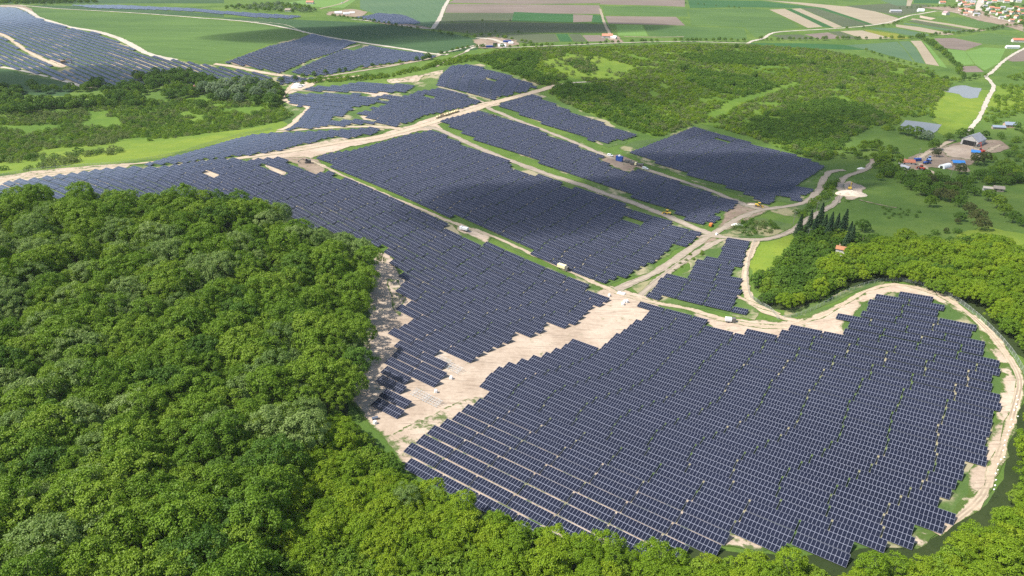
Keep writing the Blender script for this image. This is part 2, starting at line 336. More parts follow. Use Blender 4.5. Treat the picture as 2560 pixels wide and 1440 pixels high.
# ------------------------------------------------------------------ land: fields, soil, tracks, ponds
GOFF = 0.05
for s, m, ro in (
    # big crops left and centre
    ('68,17 150,26 250,31 400,41 560,53 660,64 760,84 741,98 665,112 628,127 560,150 538,158 470,150 410,142 362,130 300,98 240,77 170,65 95,41', 'green1', 0),
    ('560,44 700,47 760,50 860,54 960,60 1050,74 1130,84 1190,97 1212,106 1190,125 1100,134 1000,120 900,105 800,87 720,70 640,58 560,48', 'green2', 0),
    ('-60,158 0,170 60,180 120,195 205,217 160,240 80,238 0,236 -60,236', 'green2', 0),
    ('70,13 172,14 400,26 560,36 560,44 400,36 250,27 120,20', 'green2', 0),
    ('0,0 330,0 560,0 560,8 240,9 0,9', 'green2', 0),
    # flat valley fields, centre
    ('1135,0 1500,0 1500,8 1300,10 1120,7', 'brown', 0), ('1500,0 1712,0 1712,17 1640,14 1500,11', 'brown', 0),
    ('1120,10 1300,11 1498,13 1506,35 1300,33 1112,32', 'brown', 0),
    ('1112,33 1284,33 1279,53 1093,57', 'ogreen', 0), ('1285,30 1433,36 1433,56 1279,53', 'green3', 0),
    ('1433,36 1482,38 1479,54 1433,56', 'brown', 0), ('1483,37 1509,39 1517,59 1480,55', 'green3', 0),
    ('1093,58 1280,55 1518,61 1531,82 1300,82 1170,83 1082,73', 'ogreen', 0),
    ('1172,85 1300,84 1388,85 1398,104 1320,108 1210,99', 'ogreen', 0), ('1390,85 1419,85 1431,104 1400,104', 'green3', 0),
    ('1421,85 1452,86 1466,104 1434,104', 'ogreen', 0), ('1455,88 1500,88 1521,103 1470,104', 'brown', 0),
    ('1504,15 1640,17 1715,20 1720,42 1512,37', 'green1', 0), ('1513,40 1690,42 1713,64 1521,59', 'brown', 0),
    ('1540,62 1606,63 1620,90 1545,89', 'lgreen', 0), ('1608,63 1720,66 1860,70 1868,98 1622,91', 'green1', 0),
    ('1722,24 1850,21 1920,25 1960,45 2000,68 1935,78 1890,95 1860,68 1728,63', 'green1', 0),
    ('1720,0 1900,2 2050,21 1990,20 1860,18 1725,20', 'green3', 0), ('1905,0 2010,7 2110,16 2060,20 1990,10', 'tan', 0),
    ('1923,24 1962,22 2056,67 2020,70', 'tan', 0), ('1964,22 1978,22 2084,70 2058,68', 'green3', 0), ('1979,22 2001,21 2106,67 2086,70', 'tan', 0),
    ('2003,20 2032,18 2172,62 2109,68', 'ogreen', 0), ('2034,18 2060,20 2182,61 2174,62', 'green3', 0),
    ('2060,20 2100,16 2140,15 2245,45 2240,58 2184,61', 'tan', 0),
    ('2112,15 2230,8 2330,12 2300,30 2250,40', 'ogreen', 0), ('2200,0 2266,0 2268,14 2240,14', 'teal', 0), ('2268,0 2282,0 2276,15 2266,15', 'tan', 0), ('2285,0 2370,0 2350,9 2284,8', 'green3', 0),
    # strips right of the lane
    ('2240,61 2300,68 2388,86 2362,88 2300,78 2240,67', 'tan', 0), ('2262,57 2330,67 2415,79 2402,82 2330,71 2258,60', 'teal', 0),
    ('2281,46 2380,60 2466,75 2452,78 2370,63 2276,49', 'tan', 0), ('2299,38 2341,46 2327,50 2298,44', 'sand', 0),
    ('2290,50 2370,66 2450,79 2418,79 2330,66 2268,53', 'ogreen', 0),
    ('2340,42 2400,44 2500,60 2540,75 2470,74 2380,58', 'green1', 0),
    ('2160,74 2240,84 2275,96 2240,98 2170,82', 'yellow', 0), ('2170,69 2240,70 2330,88 2290,92 2240,82', 'teal', 0), ('2100,78 2155,76 2230,96 2160,98', 'tan', 0),
    ('2010,86 2070,81 2112,96 2050,98', 'brown', 0), ('1930,88 2000,86 2040,98 1960,99', 'ogreen', 0), ('2072,80 2098,78 2152,98 2116,97', 'ogreen', 0),
    ('2113,113 2180,109 2242,104 2262,124 2284,155 2250,146 2167,124', 'teal', 0), ('2246,104 2272,103 2290,120 2313,160 2288,155 2264,124', 'teal', 0),
    ('2276,102 2303,102 2325,132 2348,165 2315,160 2292,120', 'tan', 0), ('2306,103 2322,114 2368,170 2350,166 2328,132', 'lgreen', 0),
    ('2335,96 2385,95 2457,110 2412,126 2361,120', 'brown', 0), ('2388,94 2470,82 2550,92 2556,112 2500,112 2460,109', 'green1', 0),
    ('2362,122 2411,127 2436,161 2396,164', 'lgreen', 0), ('2414,129 2460,118 2514,122 2497,158 2462,176 2438,161', 'lgreen', 0),
    ('2396,166 2440,165 2460,180 2398,181', 'brown', 0), ('2512,148 2562,122 2600,140 2600,152 2530,154', 'brown', 0),
    ('1860,108 2000,108 2110,112 2165,125 2050,122 1900,113', 'green3', 0),
    # far edge of the plain behind the second solar site
    ('900,0 1120,0 1085,65 1040,70 960,44 900,22', 'teal', 0), ('760,0 890,0 860,20 800,18 700,10', 'lgreen', 0),
): area('field', s, m, GOFF, ro)
# meadows
for s, m, ro in (
    ('-60,385 60,378 200,362 330,350 480,338 620,322 710,302 730,288 735,300 712,322 690,335 600,345 500,370 420,390 340,405 200,420 100,430 -60,440', 'lime', 2.0),
    ('-60,255 100,270 300,255 500,245 700,262 730,285 700,303 620,320 480,337 330,349 200,361 60,377 -60,384', 'olive', 2.0),
    ('1350,152 1430,138 1500,140 1570,160 1605,168 1560,190 1550,205 1440,197 1395,182', 'lime', 2.0),
    ('1180,142 1240,126 1340,118 1500,116 1700,109 1900,113 2050,124 2140,140 2250,160 2330,182 2380,205 2340,250 2230,295 2180,315 2120,335 2070,385 1990,384 1880,342 1800,320 1740,306 1640,345 1600,330 1500,292 1400,248 1350,212 1290,186 1235,170', 'olive', 2.0),
    ('1885,605 1935,598 1990,582 2000,600 1985,640 1950,680 1900,705 1878,700 1870,665', 'lime', 1.5),
    ('2330,225 2480,225 2478,260 2440,300 2420,330 2360,345 2330,300', 'lime', 2.0), ('2490,215 2600,215 2600,270 2500,275 2470,262', 'lime', 2.0),
    ('2380,580 2480,565 2620,600 2620,660 2520,640 2440,625', 'lime', 3.0),
    ('1780,590 1830,565 1900,545 1990,560 1975,575 1900,592 1840,594', 'rough', 1.5), ('1905,520 2010,510 2060,470 2085,440 2112,440 2095,480 2050,520 2000,545 1960,540', 'rough', 1.5),
    ('1575,712 1640,690 1700,650 1760,610 1790,600 1740,640 1690,680 1640,725 1600,738', 'rough', 1.5), ('1540,370 1580,355 1650,345 1690,330 1735,318 1640,352 1565,378', 'rough', 0.8),
    ('1022,238 1050,224 1075,212 1110,190 1060,190 1040,205 1010,228', 'rough', 1.0),
    ('1965,770 2030,760 2110,728 2165,706 2215,700 2170,718 2100,748 2040,775 1990,795 1945,802', 'rough', 1.0),
): area('meadow', s, m, GOFF+0.04, ro)
# grass and weeds under the panels
for s in ('100,450 330,415 640,393 790,430 1000,500 1300,640 1500,720 1440,800 1300,850 1190,910 1120,880 1060,820 1000,720 980,600 850,560 600,480 300,475',
          '790,395 1080,322 1280,405 1440,460 1760,578 1640,660 1525,722 1200,580', '1100,298 1200,272 1430,350 1860,503 1760,570 1500,475',
          '1240,262 1340,230 1600,338 1520,368', '1560,382 1740,312 2070,415 2000,508 1880,500', '700,330 720,230 1050,205 1120,165 1200,160 1350,212 1210,258 1000,320 800,330',
          '340,415 700,328 960,318 950,335 700,380', '-80,14 41,23 70,33 94,48 175,73 241,84 297,106 362,138 413,148 537,167 680,193 760,190 720,215 400,212 210,220 0,170 -80,150', '560,158 780,84 1100,138 880,178 700,190',
          '1605,745 1700,690 1740,632 1810,590 1875,595 1850,740 1900,770 1880,795',
          '1190,960 1440,845 1600,745 1740,780 1960,806 2100,765 2240,715 2380,745 2540,930 2440,1260 2300,1360 1900,1370 1400,1120 1230,1010'):
    area('grassland', s, 'under', GOFF+0.08, 2.0)
# woodland floors
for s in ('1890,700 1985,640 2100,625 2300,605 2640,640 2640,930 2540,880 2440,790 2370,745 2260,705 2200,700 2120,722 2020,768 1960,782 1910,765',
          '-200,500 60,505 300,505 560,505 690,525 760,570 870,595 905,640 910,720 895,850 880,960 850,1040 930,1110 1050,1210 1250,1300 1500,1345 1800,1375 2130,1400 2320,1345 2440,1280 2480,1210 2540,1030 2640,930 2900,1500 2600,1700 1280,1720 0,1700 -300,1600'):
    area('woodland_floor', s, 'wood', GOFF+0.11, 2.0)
# bare soil
for s, m in (
    ('868,1005 905,930 912,850 925,760 930,690 935,625 975,640 1010,690 1060,760 1120,840 1170,880 1240,860 1330,805 1430,775 1480,730 1520,712 1560,722 1612,742 1650,770 1630,825 1560,875 1450,872 1340,945 1250,985 1220,1040 1170,1090 1060,1150 960,1105', 'sand'),
    ('940,1090 1190,995 1290,1020 1420,1090 1560,1160 1750,1240 1900,1320 1960,1370 1700,1375 1400,1340 1160,1250 1030,1180', 'sandg'),
    ('1720,778 1800,790 1870,803 1960,806 2030,795 2090,768 2140,740 2180,716 2225,706 2290,712 2360,738 2410,775 2470,825 2530,900 2558,960 2545,1030 2515,1110 2490,1180 2470,1240 2420,1290 2350,1340 2290,1370 2230,1345 2330,1310 2370,1285 2425,1235 2480,1060 2505,945 2470,865 2430,800 2370,762 2300,738 2230,735 2160,760 2110,800 2110,845 2040,838 1950,845 1860,850 1790,825 1745,795', 'sand'),
    ('1150,1245 1300,1262 1420,1325 1250,1300', 'sandg'),
    ('1000,320 1060,300 1120,283 1200,258 1240,250 1250,262 1200,278 1140,294 1095,310 1115,332 1085,324 1035,332 960,350 880,366 790,392 770,400 700,398 610,402 640,388 740,374 840,356 930,342', 'sand'),
    ('700,395 760,392 800,400 815,425 800,438 770,432 740,410', 'dirt'),
    ('-60,445 0,442 80,428 190,418 250,412 340,408 300,425 190,436 90,448 20,470 -60,490', 'sandg'),
    ('640,388 760,362 850,345 900,338 860,352 780,370 700,386 600,402', 'sandg'),
    ('1135,565 1180,572 1228,592 1215,606 1150,582', 'sand'), ('1500,398 1545,385 1600,405 1585,428 1560,428 1530,415', 'dirt'), ('1840,505 1890,505 1935,520 1900,540 1830,570 1780,578 1800,550', 'dirt'),
    ('2095,462 2125,452 2165,470 2150,492 2110,505', 'sand'), ('1740,590 1790,590 1800,605 1760,612', 'dirt'), ('2060,600 2150,590 2200,600 2150,612 2080,612', 'dirt'),
    ('2280,390 2340,370 2440,348 2500,350 2530,370 2470,388 2430,405 2420,430 2330,420 2270,430 2250,410', 'dirt'), ('2350,372 2420,360 2460,378 2420,400 2370,392', 'sand'),
    ('1180,100 1230,92 1290,100 1300,112 1250,122 1195,120', 'dirt'), ('820,30 880,22 920,30 900,44 850,40 815,38', 'dirt'), ('880,44 960,52 1060,66 1090,72 1060,72 960,60', 'dirt'),
    ('715,222 735,205 765,205 790,210 760,224 720,236', 'sand'), ('905,231 960,230 985,235 930,242', 'sand'), ('900,290 945,292 955,304 905,300', 'sandg'),
    ('960,200 1050,188 1110,172 1118,166 1098,186 1060,190 1040,206 980,208', 'sandg'), ('905,312 960,314 1010,318 1000,326 930,320', 'sand'),
    ('575,160 600,148 640,160 660,172 610,168', 'dirt'), ('118,150 150,148 175,158 160,172 130,165', 'sand'), ('0,12 50,12 80,22 92,42 72,32 40,19 0,18', 'dirt'),
    ('500,420 520,416 560,440 548,458 508,434', 'road'), ('660,414 674,408 716,432 702,448 686,442', 'road'), ('525,418 545,408 580,412 560,420', 'road'),
    ('965,695 1000,700 1010,760 1000,790 975,760', 'sandg'),
    ('2300,18 2400,16 2440,22 2500,45 2560,62 2560,80 2500,62 2440,50 2380,30', 'dirt'), ('1505,88 1545,90 1560,106 1530,108', 'dirt'),
): area('bare_soil', s, m, GOFF+0.15, 1.2)
# wheel-worn lanes and tracks
for s, w, m in (
    ('775,402 810,416 870,446 930,473 1000,502 1130,556 1230,591 1330,636 1430,682 1520,722 1570,742 1650,760 1730,775 1800,797 1870,812 1950,818 2020,802 2100,765 2165,728 2215,713 2262,714 2350,738 2405,772 2460,818 2515,885 2548,950 2538,1010 2515,1085 2485,1165 2455,1240 2400,1292 2340,1335', 3.6, 'road'),
    ('560,402 640,390 740,376 840,358 960,340 1050,316 1110,298 1180,276 1240,256 1330,232 1390,214', 9, 'road'), ('1390,214 1430,208 1500,204 1580,208', 4, 'white'),
    ('-60,462 30,448 120,436 220,424 330,411 420,402', 5, 'road'), ('560,398 470,412 340,424', 3, 'road'),
    ('1060,318 1100,325 1140,344 1190,367 1250,392 1310,415 1380,440 1440,458 1500,480 1570,503 1640,530 1700,555 1760,580 1800,592', 7, 'grey'),
    ('1215,268 1290,300 1360,326 1430,354 1500,384 1570,408 1640,432 1720,458 1790,482 1850,508 1900,524', 6, 'grey'),
    ('1530,728 1570,712 1640,680 1700,640 1760,598 1800,575 1850,545 1900,526 1960,518 2010,506 2045,478 2058,450 2075,430 2110,425', 6, 'grey'),
    ('1600,738 1660,690 1730,640 1790,605 1810,600', 5, 'grey'),
    ('1750,590 1800,592 1850,599 1910,599 1965,585 2005,560 2045,533 2085,510 2103,485 2100,462 2115,442 2150,430 2175,415 2183,398', 5.5, 'grey'),
    ('2150,500 2180,508 2240,520', 3, 'dirt'), ('1890,601 1873,640 1862,690 1868,738 1890,765 1940,790 1990,803', 5, 'road'),
    ('1830,735 1880,758 1950,786', 3, 'road'), ('690,330 760,324 860,318 960,318 1030,328', 7, 'road'), ('700,326 725,315 745,296 770,270 738,262 712,250 708,238 730,222 770,212 800,203 830,196 900,190', 7, 'road'),
    ('-40,20 40,13 70,15 150,22 260,28 400,37 500,45 560,49 640,57 720,71 800,89 900,106 1000,121 1100,137 1120,135', 6, 'white'), ('560,49 700,60 760,82', 2, 'white'),
    ('-40,12 40,18 72,28 94,43 130,55 175,68 241,79 300,98 362,131 400,143 440,151', 9, 'white'), ('536,160 580,166 620,174 690,187 750,192', 8, 'road'), ('690,187 720,172 780,145 830,130 900,112', 5, 'grey'),
    ('-20,80 0,84 30,100 62,124 100,145 130,158 150,166', 7, 'road'), ('-40,160 0,167 60,178 120,192', 5, 'white'), ('130,194 180,208 215,220', 6, 'white'), ('720,189 770,196 860,184 980,165 1060,150 1100,138', 6, 'grey'),
    ('1082,72 1100,45 1110,20 1124,-6', 8, 'white'), ('800,22 850,10 872,0', 6, 'tan'), ('1092,135 1140,125 1200,113 1260,119 1400,114 1560,107 1700,104 1870,108', 4, 'white'),
    ('1868,110 1880,103 1908,96 1935,82 1990,77 2080,72 2165,65 2225,55 2270,40 2300,35 2340,28', 6, 'white'), ('2340,28 2380,30 2460,38 2520,52', 5, 'white'), ('2455,-4 2450,10 2445,26', 16, 'white'),
    ('1500,22 1512,60 1530,95', 5, 'tan'), ('1560,92 1640,93 1710,92', 4, 'tan'),
    ('2640,90 2560,122 2510,152 2478,182 2464,190 2478,206 2484,220 2468,250 2450,290 2432,315 2415,335', 5, 'white'), ('2382,350 2350,366 2310,388 2290,402', 6, 'road'), ('2300,408 2320,425 2345,440', 4, 'road'),
    ('2440,398 2480,372 2500,362', 4, 'road'), ('2165,149 2220,160 2300,178', 3, 'white'), ('1095,217 1150,232 1210,257', 4, 'grey'),
    ('735,226 800,229 908,231', 4, 'grey'), ('560,208 640,196 600,200', 2, 'grey'), ('904,170 1000,160 1040,150', 8, 'dirt'), ('1165,130 1120,150 1090,168', 3, 'grey'),
    ('880,48 960,57 1050,70 1082,72', 6, 'white'), ('1215,110 1180,120 1165,130', 5, 'white'), ('1190,95 1230,98 1260,108', 9, 'white'),
): road('lane', s, w, m, 0.25)
# ponds
def pond_mat():
    k = NT('pond_water'); k.done((0.20, 0.20, 0.18), 0.18, 0.4); bp = k.n('ShaderNodeBump'); bp.inputs['Strength'].default_value = 0.08; k.l(k.noise(1.2, 3), bp.inputs['Height']); k.l(bp.outputs[0], k.b.inputs['Normal']); return k.m
M['water'] = pond_mat()
for s in ('2357,227 2364,222 2382,218 2396,214 2414,214 2433,219 2454,221 2450,231 2444,244 2425,247 2406,244 2398,236 2384,233 2370,231', '2248,322 2252,312 2264,301 2310,306 2355,312 2342,326 2329,337 2300,334 2262,330'):
    area('pond_water', s, 'water', 0.2, 0.4)

# ------------------------------------------------------------------ solar tables: 2 x 13 modules on posts, rows 6.8 m apart
AZ = R(128); DV = np.array([math.sin(AZ), math.cos(AZ)]); HV = np.array([-math.cos(AZ), math.sin(AZ)]); RZ = math.atan2(DV[1], DV[0])
TILT, DEPTH, COLW, FRONT = R(12.5), 4.62, 1.15, 0.65
def module_mat():
    k = NT('solar_glass'); uv = k.n('ShaderNodeUVMap'); sp = k.n('ShaderNodeSeparateXYZ'); k.l(uv.outputs[0], sp.inputs[0])
    def line(c, w):
        fr = k.math('FRACT', c); d = k.math('MINIMUM', fr, k.math('SUBTRACT', 1.0, fr)); return k.math('LESS_THAN', d, w)
    a = line(sp.outputs[0], 0.036); b = line(sp.outputs[1], 0.026); half = line(k.math('ADD', sp.outputs[1], 0.5), 0.006)
    fr = k.math('MAXIMUM', a, b)
    cell = k.n('ShaderNodeTexWhiteNoise', noise_dimensions='3D'); fl = k.n('ShaderNodeVectorMath', operation='FLOOR'); k.l(uv.outputs[0], fl.inputs[0])
    big = k.n('ShaderNodeVectorMath', operation='SCALE'); k.l(k.pos(), big.inputs[0]); big.inputs['Scale'].default_value = 0.02; sn = k.n('ShaderNodeVectorMath', operation='ADD'); k.l(fl.outputs[0], sn.inputs[0]); k.l(big.outputs[0], sn.inputs[1]); k.l(sn.outputs[0], cell.inputs[0])
    f = k.math('ADD', k.math('MULTIPLY', cell.outputs[0], 0.35), k.math('MULTIPLY', k.noise(0.02, 2), 0.65))
    col = k.ramp(f, [(0.25, (0.009, 0.0105, 0.020)), (0.5, (0.0105, 0.0125, 0.026)), (0.75, (0.015, 0.0175, 0.033))])
    col = k.mix(k.math('MULTIPLY', half, 0.5), col, (0.10, 0.11, 0.16)); col = k.mix(fr, col, (0.25, 0.265, 0.33))
    k.l(col, k.b.inputs['Base Color']); rg = k.math('ADD', 0.14, k.math('MULTIPLY', fr, 0.3)); k.l(rg, k.b.inputs['Roughness'])
    k.b.inputs['Specular IOR Level'].default_value = 0.27; return k.m
M['glass'] = module_mat(); STEEL = plain('galvanised_steel', (0.46, 0.47, 0.48), 0.45, 0.5, 0.6); BOXW = plain('white_box', (0.55, 0.54, 0.50), 0.5)
ct, st = math.cos(TILT), math.sin(TILT)
def table_panel(ncol):
    L = ncol*COLW/2; V = []
    for z in (0.045, 0.0):
        for x, s in ((-L, 0), (L, 0), (L, DEPTH), (-L, DEPTH)): V.append((x, s*ct-DEPTH*ct/2-z*st, FRONT+s*st+z*ct))
    F = [(0, 1, 2, 3), (7, 6, 5, 4), (0, 4, 5, 1), (1, 5, 6, 2), (2, 6, 7, 3), (3, 7, 4, 0)]; return V, F
def panel_uv(me, ncol, nt=1):
    uv = me.uv_layers.new(name='UVMap'); one = [(0, 0), (ncol, 0), (ncol, 2), (0, 2)]+[(0.5, 0.03)]*20
    return one
def table_parts(ncol):
    V, F = table_panel(ncol); me = npmesh('panel', V, F, M['glass']); uv = me.uv_layers.new(name='UVMap'); uv.data.foreach_set('uv', np.array([(0, 0), (ncol, 0), (ncol, 2), (0, 2)]+[(0.5, 0.3)]*20, np.float32).ravel())
    L = ncol*COLW/2; fr = MB(); rot = Matrix.Rotation(TILT, 3, 'X'); y0 = -DEPTH*ct/2
    for s in (0.5, 1.8, 2.8, 4.1): fr.box(-L+0.05, L-0.05, -0.04, 0.04, -0.12, -0.01, rot, (0, y0+s*ct, FRONT+s*st))
    legs = []
    nl = 3 if ncol > 8 else 2
    for j in range(nl):
        x = -L+1.2+(2*L-2.4)*j/(nl-1)
        fr.box(x-0.05, x+0.05, 0.35, DEPTH-0.35, -0.24, -0.12, rot, (0, y0, FRONT))
        for s in (0.9, 3.7): legs.append(MB().box(x-0.06, x+0.06, y0+s*ct-0.05, y0+s*ct+0.05, -1.2, FRONT+s*st-0.2).mesh('leg', STEEL))
    return me, fr.mesh('frame', STEEL), legs
TPARTS = {13: table_parts(13), 7: table_parts(7)}
BOXM = MB().box(-0.2, 0.2, DEPTH-1.6, DEPTH-0.15, -0.2, 0.02, Matrix.Rotation(TILT, 3, 'X'), (0, -DEPTH*ct/2, FRONT)).mesh('combiner_box', BOXW)
HOLES = [ground(P(s), 1.5) for s in ('1572,545 1580,543 1620,560 1618,569 1608,567', '1789,342 1798,342 1826,353 1824,358 1812,357', '1203,188 1208,187 1233,196 1230,201 1222,199',
    '823,299 893,268 955,248 966,248 944,264 905,283 900,287 920,292 953,301 945,305 905,299', '505,424 520,420 556,440 545,454 512,436', '664,415 672,411 712,432 702,444 690,440',
    '1049,239 1074,240 1073,244 1048,243', '1035,252 1066,257 1064,261 1036,257', '1078,253 1108,262 1104,266 1079,259', '-60,70 0,80 30,96 62,118 100,139 160,162 172,170 150,174 110,156 62,130 0,90 -60,84',
    '905,109 860,122 800,138 730,170 722,178 735,176 800,148 880,122 915,112', '1090,897 1118,906 1150,930 1140,936 1112,926 1086,905', '1012,978 1030,975 1095,1000 1085,1010 1050,1003')]
BLOCKS = {  # outlines of the arrays in the photograph
 'near right': '965,1116 985,1104 1012,1117 1036,1103 1056,1085 1090,1065 1122,1044 1152,1024 1182,1004 1210,985 1194,966 1226,926 1260,911 1317,892 1360,885 1381,874 1401,864 1421,855 1438,846 1470,855 1505,864 1518,850 1537,837 1562,822 1577,810 1592,798 1611,788 1621,778 1586,768 1606,748 1700,768 1734,776 1737,790 1791,806 1834,828 1865,830 1871,818 1949,828 1959,810 2039,818 2113,827 2116,810 2083,796 2100,768 2157,778 2170,748 2190,738 2200,724 2251,731 2251,717 2335,734 2333,744 2375,758 2368,781 2442,801 2436,832 2474,845 2466,879 2505,896 2501,960 2483,1027 2462,1094 2444,1168 2422,1252 2378,1248 2365,1299 2343,1302 2335,1328 2290,1375 2125,1412 1990,1398 1830,1375 1800,1395 1560,1395 1420,1375 1290,1340 1180,1290 1050,1212',
 'near left': '-40,480 6,456 33,448 73,445 117,440 153,435 186,431 217,427 256,421 289,417 345,415 400,416 453,409 475,405 533,396 591,394 622,401 642,395 664,394 686,393 706,391 737,407 773,429 785,434 796,427 807,433 816,424 852,440 890,455 927,470 967,488 1005,504 1048,521 1090,539 1134,558 1130,568 1208,605 1219,605 1226,595 1273,617 1322,644 1374,664 1428,687 1481,709 1480,717 1523,739 1508,751 1490,768 1468,778 1448,801 1421,818 1380,812 1364,823 1334,830 1313,842 1290,855 1270,867 1250,880 1226,892 1203,907 1180,899 1150,905 1118,882 1154,930 1125,942 1100,955 1085,978 1040,965 1020,975 1058,1024 1028,1044 994,1061 914,1015 917,1003 947,998 934,960 917,957 947,936 954,912 964,889 994,879 964,827 991,817 1018,806 988,768 1013,756 981,716 1008,706 979,666 954,624 945,618 890,598 800,580 700,542 660,517 560,502 300,500 -40,500',
 'middle': '786,394 794,387 812,385 831,381 849,378 866,375 884,373 900,368 916,365 932,360 948,355 964,351 979,346 994,342 1009,338 1022,335 1037,331 1052,329 1081,324 1100,331 1127,340 1180,367 1211,379 1247,393 1269,399 1281,411 1283,416 1362,440 1434,466 1439,461 1475,480 1500,487 1566,508 1609,527 1656,544 1703,563 1753,578 1710,614 1640,650 1528,711 1518,713 1364,650 1200,572 1130,544 1058,516 968,479 929,459 867,435 817,411',
 'second': '1095,303 1105,298 1187,278 1197,274 1225,285 1264,296 1267,292 1299,303 1330,314 1361,326 1385,341 1420,354 1475,374 1515,391 1508,399 1534,413 1575,427 1588,425 1597,418 1634,430 1675,445 1719,461 1762,475 1806,490 1850,504 1842,512 1776,562 1756,558 1750,563 1705,547 1705,540 1656,519 1631,509 1539,477 1500,461 1458,448 1400,428 1340,406 1342,404 1300,386 1250,370 1190,351 1150,331 1146,324 1112,311',
 'third': '1242,262 1244,258 1334,233 1359,244 1400,263 1440,280 1502,303 1596,336 1560,350 1528,361 1505,357 1481,352 1410,328 1337,302 1290,282',
 'far right': '1565,382 1739,313 1771,323 1805,333 1841,344 1880,357 1992,385 2032,400 2066,414 1996,460 2036,472 2000,504 1950,490 1924,512 1880,498 1880,490 1796,460 1747,444 1666,419 1635,411 1635,404',
 'small right': '1814,591 1870,597 1861,638 1856,668 1849,695 1848,729 1839,733 1848,742 1844,749 1836,756 1895,765 1883,790 1807,783 1700,760 1676,750 1610,745 1619,729 1639,708 1649,695 1663,683 1722,689 1737,637 1792,645',
 'hilltop': '1087,212 1096,190 1116,171 1126,164 1150,160 1175,160 1205,166 1236,176 1295,194 1346,213 1342,220 1224,250 1117,217',
 'west hill': '720,232 800,231 908,233 912,239 935,241 960,235 1017,238 1048,225 1080,222 1100,218 1152,231 1207,253 1205,256 1097,282 1056,293 1012,310 1001,315 962,314 922,308 916,313 866,311 862,315 800,316 794,320 737,321 723,326 700,328 723,317 742,302 752,288 761,277 772,267 742,266 720,257 717,245',
 'upper strip': '752,225 783,213 850,212 889,204 931,204 972,207 1047,211 1028,220 1014,230 950,232 910,230 800,228',
 'lower strip': '345,413 403,396 447,386 487,375 530,362 571,350 621,337 672,331 700,331 794,326 880,321 930,316 955,323 956,329 869,346 838,342 797,346 797,352 733,368 700,375 640,385 567,392 470,405 400,411',
 'upper left': '-120,8 0,17 41,19 70,30 94,44 175,69 241,80 297,102 362,134 413,144 537,163 658,182 690,190 640,215 560,215 450,210 300,216 208,216 128,192 0,166 -120,150',
 'far north': '560,155 630,129 669,115 741,99 774,85 785,84 802,89 901,106 865,120 800,140 735,168 696,182 635,171', 'far middle': '902,109 960,118 1040,129 1099,140 1056,148 980,158 904,168 791,192 724,180 740,172 800,145',
 'hollow': '685,194 721,186 761,193 800,192 740,206 697,212', 'horizon strip': '172,12 300,12 400,17 480,20 560,27 657,33 763,40 720,46 638,43 560,35 480,28 400,24 240,20', 'valley': '884,42 914,39 944,32 1011,37 1058,58 984,61 920,50'}
TABLES = []   # x, y, z, slope, ncol, block, row, place in the row
for bname, s in BLOCKS.items():
    poly = ground(P(s), 1.5); pd, ph = poly @ DV, poly @ HV; pitch = 6.7
    if bname in ('upper left', 'horizon strip'): pitch = 8.2
    if bname == 'near left': lo = ph.min()
    row = 0; v = (math.floor(ph.min()/pitch)+0.5)*pitch
    while v < ph.max():
        sides = []
        for dv in (-2.1, 2.1):
            xs = []; n = len(poly)
            for k in range(n):
                v1, v2 = ph[k], ph[(k+1) % n]
                if (v1 > v+dv) != (v2 > v+dv): xs.append(pd[k]+(pd[(k+1) % n]-pd[k])*(v+dv-v1)/(v2-v1))
            xs.sort(); sides.append(list(zip(xs[::2], xs[1::2])))
        xs = []; n = 0
        for a, b in sides[0]:
            for c, d in sides[1]:
                if min(b, d)-max(a, c) > 3: xs += [max(a, c), min(b, d)]
        for k in range(n):
            v1, v2 = ph[k], ph[(k+1) % n]
            if (v1 > v) != (v2 > v): xs.append(pd[k]+(pd[(k+1) % n]-pd[k])*(v-v1)/(v2-v1))
        xs.sort(); num = 0; got = False
        for a, b in zip(xs[::2], xs[1::2]):
            u = a; TL = 13*COLW
            if bname in ('far right', 'second', 'third', 'middle', 'hilltop') or row % 3: u += random.uniform(0, 1.2)
            while b-u > 6.0:
                nc = 13 if b-u > TL-2.5 else 7; L = nc*COLW; c = DV*(u+L/2)+HV*v
                if not any(inside(c[None], h)[0] for h in HOLES):
                    z0, z1 = ht(*(c-DV*L/2)), ht(*(c+DV*L/2)); num += 1; got = True
                    TABLES.append((c[0], c[1], float(z0+z1)/2+0.15+random.uniform(-0.12, 0.12), math.atan2(z1-z0, L), nc, bname, row, num))
                u += L+0.55
        if got: row += 1
        v += pitch
def order(n):
    base = 'first second third fourth fifth sixth seventh eighth ninth tenth eleventh twelfth thirteenth fourteenth fifteenth sixteenth seventeenth eighteenth nineteenth'.split()
    tens = {2: 'twenti', 3: 'thirti', 4: 'forti', 5: 'fifti', 6: 'sixti'}
    if n <= 19: return base[n-1]
    t, u = divmod(n, 10); return tens[t]+'eth' if u == 0 else {2: 'twenty', 3: 'thirty', 4: 'forty', 5: 'fifty', 6: 'sixty'}[t]+'-'+base[u-1]
rank = []
for i, t in enumerate(TABLES):
    px, py, zc = to_px(t[0], t[1], t[2]+1.5)
    if zc > 0 and -20 < px < 2580 and -20 < py < 1445: rank.append((zc if t[5] in ('near right', 'near left') else zc+400, i))
rank.sort(); near = set(i for _, i in rank[:300])
rowcount = {}
for i in sorted(near): rowcount.setdefault((TABLES[i][5], TABLES[i][6]), []).append(i)
protos = {}
TE = []
